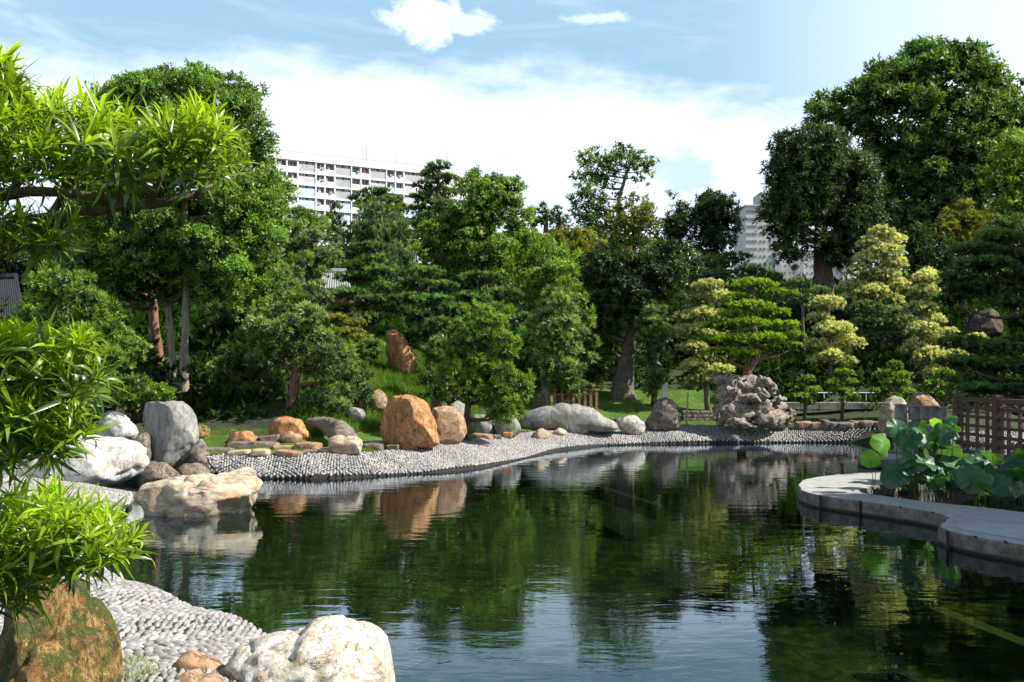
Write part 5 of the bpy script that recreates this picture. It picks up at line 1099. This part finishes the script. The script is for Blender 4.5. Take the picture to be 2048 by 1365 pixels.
for pl, cnt, dsp in masses:
    c_ = 0; tries = 0; got = []
    yb = max(p[1] for p in pl); yt = min(p[1] for p in pl)
    while c_ < cnt and tries < 8000:
        tries += 1; x, y = fr.uniform(-60, 470), fr.uniform(yt, yb)
        if not pip(x, y, pl): continue
        D_ = 3.05+fr.uniform(-dsp, dsp)
        if any(math.hypot(x-a, y-b) < 13 for a, b in got) and tries < 5000: continue
        got.append((x, y)); c_ += 1; p = P(x, y, D_)
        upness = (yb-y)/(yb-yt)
        ax = norm(np.array([R.normal(0, 0.35)+0.18+0.3*max(0, (x-250)/200), R.normal(0, 0.35)-0.1, 0.9*upness+0.15+R.normal(0, 0.2)]))
        nl = int(R.integers(13, 20)); ph = R.uniform(0, 6.28)
        e1 = norm(np.cross(ax, [0.3, 0.9, 0.1])); e2 = np.cross(ax, e1)
        for j in range(nl):
            fj = j/nl; an = ph+j*2.399; el_ = math.radians(8+72*fj**0.9+R.normal(0, 8))
            d = ax*math.sin(el_)+(e1*math.cos(an)+e2*math.sin(an))*math.cos(el_); d = norm(d)
            L_ = R.uniform(0.085, 0.145)*(0.75+0.4*(1-fj)); s_ = norm(np.cross(ax, d)); u_ = np.cross(d, s_)
            if u_@ax < 0: s_, u_ = -s_, -u_
            tint = np.clip(0.06+0.85*upness**1.6*(0.35+0.65*fj)+0.22*fj+R.normal(0, 0.16), 0, 1)  # sunlit top and shaded underside of each mass painted into the tint
            LL.append((p+ax*0.03*fj, d, s_, u_, L_, tint, D_))
# the largest-looking 300 are objects of their own, the rest one mass
vis = sorted([l for l in LL if abs(l[0][0]+0.0) < l[0][1]*0.5626], key=lambda l: l[6]-l[4]*8)
single = vis[:300]; sid = set(id(l) for l in single); rest = [l for l in LL if id(l) not in sid]
for k, (p, d, s_, u_, L_, tint, D_) in enumerate(single):
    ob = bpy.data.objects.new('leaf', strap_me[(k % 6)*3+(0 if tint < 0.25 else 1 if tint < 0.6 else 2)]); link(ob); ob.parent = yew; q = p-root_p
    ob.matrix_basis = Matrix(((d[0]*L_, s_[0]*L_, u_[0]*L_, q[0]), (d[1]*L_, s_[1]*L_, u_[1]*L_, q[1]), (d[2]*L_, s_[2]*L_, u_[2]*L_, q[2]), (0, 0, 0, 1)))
VV, FF, TT = [], [], []; off = 0
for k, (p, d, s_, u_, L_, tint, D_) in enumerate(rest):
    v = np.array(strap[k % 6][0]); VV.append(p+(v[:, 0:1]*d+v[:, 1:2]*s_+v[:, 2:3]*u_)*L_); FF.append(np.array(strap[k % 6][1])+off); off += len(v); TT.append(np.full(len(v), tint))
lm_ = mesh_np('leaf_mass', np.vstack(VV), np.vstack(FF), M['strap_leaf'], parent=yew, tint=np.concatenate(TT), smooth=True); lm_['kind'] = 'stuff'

# ------------------------------------------------------------------ grass and ground cover
def blades(name, n, region, L, W, mat, upw, label, seed, spread=0.5, zoff=0.0):
    R = np.random.default_rng(seed); x = R.uniform(region[0], region[1], n*3); y = R.uniform(region[2], region[3], n*3)
    keep = region[4](x, y, R); x, y = x[keep][:n], y[keep][:n]; z = gh(x, y)+zoff if zoff < 0.1 else np.full(len(x), zoff); n = len(x)
    c = np.stack([x, y, z], 1); d = norm(R.normal(size=(n, 3))*spread+np.array([0, 0, upw])); nn_ = norm(R.normal(size=(n, 3)))
    tint = np.clip(0.5+0.35*fbm(c, 0.8, 2, seed)+R.normal(0, 0.2, n), 0, 1)
    v, f, tt = leaves(c, d, nn_, L*R.uniform(0.6, 1.3, n), W*R.uniform(0.7, 1.2, n), tint, False)
    o = mesh_np(name, v, f, mat, tint=tt); tag(o, label, 'grass', None, 'stuff'); TRI[0] += len(f); return o
def lawnmask(x, y, R):
    d = sdist(x, y); px = 1024+x/y*F; return (d > 0.15) & (d < np.where(px < 1000, 2.6, 5.2)) & (np.abs(x) < y*0.6) & (px < 1450)
blades('lawn_grass', 90000, (-10, 12, 18.5, 36, lawnmask), 0.06, 0.012, M['grass'], 1.0, 'short bright lawn between the pebbles and the trees', 1)
def covermask(x, y, R):
    d = sdist(x, y); px = 1024+x/y*F; return (d > 2.0) & (d < 12) & (px > 600) & (px < 960)
def undermask(x, y, R):
    d = sdist(x, y); px = 1024+x/y*F
    return (d > np.where(px > 1450, 2.9, np.where(px < 640, 2.7, 4.5))) & (np.abs(x) < y*0.6) & ~((px > 690) & (px < 920) & (d < 11)) & ~((px > 1040) & (px < 1440) & (d < 5.2))
def undergrowth():
    R = np.random.default_rng(31); n = 3000; x = R.uniform(-34, 36, n*5); y = R.uniform(20, 62, n*5); kp = undermask(x, y, R); x, y = x[kp][:n], y[kp][:n]; n = len(x); z = gh(x, y)
    cl = []; c = np.stack([x, y, z], 1); VV = []; FF = []; TT = []; off = 0
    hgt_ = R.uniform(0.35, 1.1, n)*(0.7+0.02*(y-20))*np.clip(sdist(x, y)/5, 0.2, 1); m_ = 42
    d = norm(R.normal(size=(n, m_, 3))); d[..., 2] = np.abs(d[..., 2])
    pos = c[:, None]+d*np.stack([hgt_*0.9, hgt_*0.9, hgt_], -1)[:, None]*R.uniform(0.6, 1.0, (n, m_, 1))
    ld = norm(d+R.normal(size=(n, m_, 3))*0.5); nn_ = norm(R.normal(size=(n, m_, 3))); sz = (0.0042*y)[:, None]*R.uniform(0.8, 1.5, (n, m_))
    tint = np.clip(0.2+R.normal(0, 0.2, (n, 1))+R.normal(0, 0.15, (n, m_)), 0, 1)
    v, f, tt = leaves(pos.reshape(-1, 3), ld.reshape(-1, 3), nn_.reshape(-1, 3), (sz*1.9).ravel(), (sz*1.1).ravel(), tint.ravel(), False)
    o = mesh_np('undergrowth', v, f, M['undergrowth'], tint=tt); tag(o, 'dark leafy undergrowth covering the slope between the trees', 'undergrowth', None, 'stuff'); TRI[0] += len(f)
undergrowth()
blades('ground_cover', 100000, (-8, 0, 20, 40, covermask), 0.26, 0.022, M['groundcover'], 0.55, 'trailing green ground cover on the slope', 2, 0.8)
def nearmask(x, y, R):
    px = 1024+x/y*F; py = HZ+(H-0.45)/y*F; return (((px-268)/55)**2+((py-1325)/26)**2 < 1) | ((px < 230) & (py > 1350))
blades('creeping_grass', 6000, (-4.5, -1.2, 4.2, 7, nearmask), 0.06, 0.006, M['weed'], 0.8, 'yellow green creeping grass on the near pebbles', 3, 0.9, 0.41)

R = np.random.default_rng(55); n = 110; x = R.uniform(-5, 10, n*3); y = R.uniform(6, 24, n*3); kp = sdist(x, y) < -1.5; x, y = x[kp][:n], y[kp][:n]; n = len(x)
an = R.uniform(0, 6.28, n); d = np.stack([np.cos(an), np.sin(an), 0*an], 1); up = norm(np.stack([R.normal(0, 0.05, n), R.normal(0, 0.05, n), np.ones(n)], 1))
v, f, tt = leaves(np.stack([x, y, np.full(n, 0.006)], 1), d, up, R.uniform(0.02, 0.06, n), R.uniform(0.008, 0.022, n), R.random(n))
tag(mesh_np('floating_leaves', v, f, M['weed'], tint=tt), 'tiny fallen leaves floating on the pond', 'leaves', None, 'stuff')

# ------------------------------------------------------------------ small structures
# wooden lattice railing of the bridge
a0 = P(1916, 0, 18.8); b0 = P(2260, 0, 14.2); a0[2] = b0[2] = 0
dirb = norm(b0-a0); LB = np.linalg.norm(b0-a0)
rail = empty('wooden_railing', (a0[0], a0[1], 0.35), 'dark red brown wooden lattice railing of the footbridge at the right', 'railing')
def rb(s0, s1, z, wd, ht, name, m=M['wood_red'], off=0.0):
    q = MB(); side = np.array([-dirb[1], dirb[0], 0])*off; A = a0+dirb*s0+side; B = a0+dirb*s1+side; A[2] = B[2] = z; q.bar(A, B, wd, ht); return q.build(name, m, rail)
rb(-0.25, LB, 0.47, 0.22, 0.2, 'sill_beam'); rb(-0.1, LB, 1.60, 0.12, 0.09, 'top_rail')
for z in (0.72, 0.90, 1.08, 1.26, 1.44): rb(0, LB, z, 0.045, 0.06, 'rail')
s = 0.0; k = 0
while s < LB:
    q = MB(); c = a0+dirb*s
    if k % 4 == 0: q.box((c[0], c[1], 1.08), (0.15, 0.15, 1.26), math.atan2(dirb[1], dirb[0]), bev=0.012); q.build('post', M['wood_red'], rail)
    else: q.box((c[0], c[1], 1.06), (0.055, 0.05, 1.0), math.atan2(dirb[1], dirb[0])); q.build('baluster', M['wood_red'], rail)
    s += 0.33; k += 1
q = MB(); A = a0+dirb*0.0+np.array([0.4, 0.55, 0]); B = b0+np.array([0.4, 0.55, 0]); A[2] = B[2] = 0.33; q.bar(A, B, 1.3, 0.1); o = q.build('bridge_deck', M['wood_red']); tag(o, 'plank deck of the footbridge behind its railing', 'footbridge')
q = MB(); A = a0+np.array([0.2, 0.1, 0]); B = b0+np.array([0.2, 0.1, 0]); A[2] = B[2] = 0.0; q.bar(A, B, 0.3, 0.5); o = q.build('retaining_wall', M['wall_green']); tag(o, 'algae green low wall under the footbridge railing', 'wall')
# stone posts
sb = empty('stone_balustrade', P(1840, 860, 21.5)*np.array([1, 1, 0])+np.array([0, 0, 0.1]), 'weathered grey stone posts and wall at the bridge end', 'balustrade')
for k, (px, y0, y1, w_) in enumerate([(1802, 812, 905, 17), (1826, 815, 840, 13), (1846, 815, 840, 13), (1866, 815, 840, 13), (1884, 818, 842, 12)]):
    q = MB(); D_ = 21.5-0.1*k; c = P(px, (y0+y1)/2, D_); q.box(c, (S(w_, D_), S(w_, D_), S(y1-y0, D_)), 0.2, bev=0.02); q.build('post', M['concrete'], sb)
    q = MB(); c = P(px, y0-1.5, D_); q.box(c, (S(w_+3, D_), S(w_+3, D_), S(3, D_)), 0.2, bev=0.01); q.build('post_cap', M['concrete'], sb)
q = MB(); A = P(1812, 855, 21.5); B = P(1915, 850, 20.6); A[2] = B[2] = 0.50; q.bar(A, B, 0.22, 0.8); q.build('base_wall', M['concrete_dark'], sb)
# low red fence, centre
fe = empty('low_fence', P(1140, 800, 30.8)*np.array([1, 1, 1]), 'low rust red post fence under the tree right of centre', 'fence')
for k in range(9):
    px = 1098+k*11.5+(3 if k > 1 else 0); q = MB(); D_ = 30.8; gz = float(gh(np.array([(px-1024)/F*D_]), np.array([D_]))[0]); c = P(px, 790, D_); zt = H-(782-HZ)/F*D_
    q.box((c[0], D_, (gz+zt)/2), (0.09, 0.09, zt-gz), 0.1, bev=0.01); q.build('post', M['fence_red'], fe); q = MB(); q.box((c[0]+0.02, D_, zt+0.03), (0.17, 0.12, 0.06), 0.1, bev=0.01); q.build('post_cap', M['fence_red'], fe)
q = MB(); A = P(1092, 790, 30.8); B = P(1196, 788, 30.8); q.bar(A, B, 0.05, 0.06); q.build('rail', M['fence_red'], fe)
fe2 = empty('bamboo_fence', P(1075, 810, 31), 'short upright stick fence left of the rust red fence', 'fence')
for k in range(9):
    px = 1066+k*3; q = MB(); c0_ = P(px, 814, 30.5); c1_ = P(px, 787+(k % 3), 30.5); q.tube([c0_, c1_], [0.02, 0.018], 6); q.build('stick', M['bark_grey'], fe2)
q = MB(); q.box(P(1091, 798, 30.7), (0.17, 0.17, 0.5), 0, bev=0.02); o = q.build('stone_bollard', M['concrete_dark']); tag(o, 'dark square stone block between the two low fences', 'bollard')
q = MB(); q.box(P(1089, 770, 31.4), (0.24, 0.14, 1.1), 0, bev=0.02); o = q.build('stone_pillar', M['concrete']); tag(o, 'pale stone pillar behind the low red fence', 'pillar')
q = MB(); c = P(1329, 782, 31.8); q.box(c, (0.22, 0.06, 0.6), 0, bev=0.01); o = q.build('notice_stone', M['sign_white']); tag(o, 'small upright white slab on the central lawn', 'sign')
q = MB(); q.tube([P(1373, 848, 29.3), P(1376, 785, 29.3)], [0.03, 0.025], 8); o = q.build('prop_pole', M['metal']); tag(o, 'thin grey metal pole beside the rounded standing stone', 'pole')
# stone retaining wall beside the lawn
rw = empty('drystone_wall', P(1395, 840, 30.6), 'low dry stone wall between the lawn and the rockery boulder', 'wall'); R = np.random.default_rng(8)
for r_ in range(4):
    x = 1362+R.uniform(0, 6)
    while x < 1425:
        w_ = R.uniform(12, 24); q = MB(); c = P(x+w_/2, 848-r_*7.5, 30.4+r_*0.1); q.box(c, (S(w_-1.2, 30.4), 0.4, S(6.8, 30.4)), R.uniform(-0.05, 0.05), bev=0.02); q.build('stone', M['rock_dull'], rw); x += w_
# path wall and handrail at the right back
pw = empty('path_kerb_wall', P(1740, 815, 30.3), 'pale grey low block wall along the path behind the clipped shrubs', 'wall')
for k in range(9):
    q = MB(); x = 1560+k*38; q.box(P(x+19, 812, 30.3), (S(37, 30.3), 0.3, S(14, 30.3)), 0, bev=0.015); q.build('block', M['concrete'], pw)
hr = empty('handrail', P(1740, 800, 30.8), 'thin pale metal handrail along the path at the right back', 'handrail')
q = MB(); q.tube([P(1600, 786, 30.8), P(1905, 786, 30.8)], [0.018, 0.018], 6); q.build('rail', M['sign_white'], hr)
for k in range(8):
    q = MB(); x = 1606+k*42; q.tube([P(x, 806, 30.8), P(x, 786, 30.8)], [0.018, 0.018], 6); q.build('post', M['sign_white'], hr)
# prop post and leaning old trunk
q = MB(); q.tube([P(603, 884, 22.2), P(602, 846, 22.2)], [0.10, 0.09], 10, 0.05); o = q.build('prop_post', M['bark_red'], smooth=True); tag(o, 'short round wooden prop under the buddhist pine', 'post')
q = MB(); pts = [P(590, 858, 22.6), P(625, 848, 22), P(655, 850, 21.2), P(682, 866, 20.4), P(700, 888, 20.0)]; a_ = resample(np.array([np.r_[p, r] for p, r in zip(pts, (0.12, 0.14, 0.19, 0.22, 0.24))]), 0.12)
q.tube(a_[:, :3], a_[:, 3], 12, 0.16); o = q.build('fallen_trunk', M['log_wood'], smooth=True); tag(o, 'weathered old leaning trunk reaching down to the cracked white rock', 'trunk')
q = MB(); q.box(P(722, 838, 24), (0.13, 0.13, 0.5), 0.2, bev=0.015); o = q.build('stone_bollard', M['concrete_dark']); tag(o, 'small dark stone post on the lawn near the orange boulder', 'bollard')

# pavilion roofs among the trees
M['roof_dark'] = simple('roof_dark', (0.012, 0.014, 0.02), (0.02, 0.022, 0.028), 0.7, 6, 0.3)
def roof(label, px0, px1, y0, y1, D, mt='roof_tile'):
    r = empty('pavilion', P((px0+px1)/2, y1, D), label, 'pavilion')
    A = P(px0, y1, D); B = P(px1, y1, D); C = P(px1-(px1-px0)*0.12, y0, D+2.2); E = P(px0+(px1-px0)*0.12, y0, D+2.2)
    q = MB(); q.add([A, B, C, E, A-[0, 0, .15], B-[0, 0, .15], C-[0, 0, .15], E-[0, 0, .15]], [(0,1,2,3), (4,7,6,5), (0,4,5,1), (1,5,6,2), (2,6,7,3), (3,7,4,0)]); q.build('roof', M[mt], r)
    q = MB(); n = int((px1-px0)/5)
    for k in range(n+1):
        t = k/n; q.tube([A*(1-t)+B*t+[0, 0, .04], E*(1-t)+C*t+[0, 0, .04]], [0.05, 0.05], 6)
    q.build('roof_ridges', M[mt], r); q = MB(); q.tube([E+[0, 0, .1], C+[0, 0, .1]], [0.14, 0.14], 8); q.build('ridge_beam', M[mt], r)
    q = MB(); c = (A+B)/2+np.array([0, 1.6, -1.4]); q.box(c, (np.linalg.norm(B-A)*0.85, 2.4, 2.6)); q.build('wall', M['wood_red'], r)
roof('grey tiled pavilion roof glimpsed between trees left of centre', 640, 700, 548, 580, 38)
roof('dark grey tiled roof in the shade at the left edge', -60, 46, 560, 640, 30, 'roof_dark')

# ------------------------------------------------------------------ apartment blocks
def apartment():
    D1, D2 = 205.0, 224.5
    p0 = P(545, 302, D1); p1 = P(900, 341, D2); zt = p0[2]
    d = norm((p1-p0)*np.array([1, 1, 0])); nrm_ = np.array([d[1], -d[0], 0.0])       # towards the camera
    base = p0+d*0; t_ = empty('apartment_block', (p0[0], p0[1], 8.0), 'long white apartment block with rows of balconies behind the trees', 'apartment block')
    def bx(s0, s1, z0, z1, o0, o1, name, mat):
        q = MB(); c = p0+d*(s0+s1)/2+nrm_*(o0+o1)/2; c[2] = (z0+z1)/2; q.box(c, (s1-s0, abs(o1-o0), z1-z0), axes=[d, nrm_, [0, 0, 1]]); return q.build(name, mat, t_)
    def s_at(px):   # distance along facade under image column px
        k = (px-1024)/F; return (p0[1]*k-p0[0])/(d[0]-d[1]*k)
    cols = [508, 530, 552, 574, 596, 632, 650, 670, 703, 722, 740, 773, 791, 808, 846, 864, 882, 915, 933, 950]
    S_ = [s_at(c) for c in cols]; sA, sB = S_[0], S_[-1]; FH = S(24.3, D1)
    bx(sA, sB, 5, zt-1.5, -12, -1.6, 'wall', M['wall_grey'])
    bx(sA-0.2, sB+0.2, zt-1.6, zt, -12, 0.2, 'roof_parapet', M['wall_white'])
    q = MB()
    bx(sA, sB, zt+0.25, zt+0.35, -0.1, 0.0, 'roof_rail', M['metal'])
    for k in range(1, 9): bx(sA, sB, zt-1.5-k*FH-0.18, zt-1.5-k*FH+0.18, -1.6, 0.1, 'floor_slab', M['wall_white'])
    for c in S_: bx(c-0.14, c+0.14, 12, zt-1.6, -1.6, 0.05, 'column', M['wall_white'])
    R = np.random.default_rng(12)
    for i in range(len(S_)-1):
        wide = S_[i+1]-S_[i] > 3.2
        for k in range(8):
            z1 = zt-1.5-k*FH-0.18; z0 = z1-FH+0.36
            a, b = S_[i]+0.14, S_[i+1]-0.14
            if wide:
                for u in (0.2, 0.35, 0.65, 0.8): bx(a+(b-a)*u-0.05, a+(b-a)*u+0.05, z0+1.75, z1, -0.39, -0.33, 'mullion', M['wall_white'])
                blue = k in (2, 3) and R.random() < 0.75 or (k > 3 and R.random() < 0.6)
                bx(a, b, z0, z0+1.75, -0.35, -0.1, 'facade_panel', M['panel_blue' if blue else ('panel_pink' if R.random() < 0.6 else 'wall_grey')])
                bx(a, (a+b)/2-0.15, z0+1.75, z1, -0.5, -0.4, 'window', M['window_dark']); bx((a+b)/2+0.15, b, z0+1.75, z1, -0.5, -0.4, 'window', M['window_dark'])
            else:
                bx(a, b, z0, z0+1.05, -0.25, -0.05, 'balcony_wall', M['wall_white'])
                bx(a+0.15, b-0.15, z0+1.0, z1-0.1, -1.55, -1.45, 'window', M['window_dark'])
                for u in (0.33, 0.66): bx(a+(b-a)*u-0.05, a+(b-a)*u+0.05, z0+1.0, z1-0.1, -1.44, -1.36, 'mullion', M['wall_white'])
                if R.random() < 0.4: u = R.uniform(0.15, 0.7); bx(a+(b-a)*u, a+(b-a)*u+0.55, z0+1.05, z0+1.45, -0.2, 0.25, 'air_conditioner', M['wall_grey'])
                if R.random() < 0.55: s0 = R.uniform(a+0.1, b-0.9); bx(s0, s0+R.uniform(0.3, 0.7), z0+1.1, z1-0.35, -0.5, -0.42, 'laundry', M[['laundry', 'wall_white', 'panel_blue', 'panel_pink'][int(R.integers(0, 4))]])
    for px, h_ in ((732, 5.0), (741, 5.4), (801, 3.0), (822, 2.4), (903, 6.5)):
        s_ = s_at(px); q = MB(); c = p0+d*s_-nrm_*3; q.tube([(c[0], c[1], zt-0.1), (c[0], c[1], zt+h_*0.8)], [0.09, 0.05], 6); q.build('antenna', M['metal'], t_)
apartment()
def tower():
    D = 330; t_ = empty('tower_block', P(1560, 560, D)*np.array([1, 1, 0])+np.array([0, 0, 9]), 'beige high rise with small dark windows behind the dark egg shaped tree', 'tower block')
    def bx(x0, x1, y0, y1, o, dp, name, mat):
        q = MB(); a = P(x0, y0, D); b = P(x1, y1, D); q.box(((a[0]+b[0])/2, D+o+dp/2, (a[2]+b[2])/2), (b[0]-a[0], dp, a[2]-b[2])); return q.build(name, mat, t_)
    bx(1491, 1560, 412, 700, 0, 18, 'wall', M['tower_wall']); bx(1489, 1561, 410, 413, -0.5, 19, 'roof_parapet', M['tower_wall'])
    bx(1525, 1575, 382, 412, 3, 10, 'lift_tower', M['wall_grey']); bx(1560, 1715, 500, 700, 4, 15, 'low_wing', M['tower_wall'])
    bx(1548, 1560, 505, 700, -1.5, 1.5, 'stair_strip', M['wall_grey']); bx(1600, 1612, 505, 700, 2.5, 1.5, 'stair_strip', M['wall_grey']); bx(1690, 1700, 510, 700, 2.5, 1.5, 'stair_strip', M['wall_grey'])
    for k in range(12):
        y = 421+k*15
        for x0, x1 in ((1493, 1496), (1498, 1503), (1504, 1509), (1510, 1514), (1519, 1523), (1527, 1531), (1538, 1542)):
            bx(x0, x1, y, y+5, -0.12, 0.12, 'window', M['window_dark'])
    for k in range(6):
        for x0 in (1566, 1574, 1584, 1592, 1620, 1630, 1645, 1655, 1670, 1680):
            bx(x0, x0+4, 512+k*15, 517+k*15, 3.88, 0.12, 'window', M['window_dark'])
tower()
print('foliage tris', TRI[0])
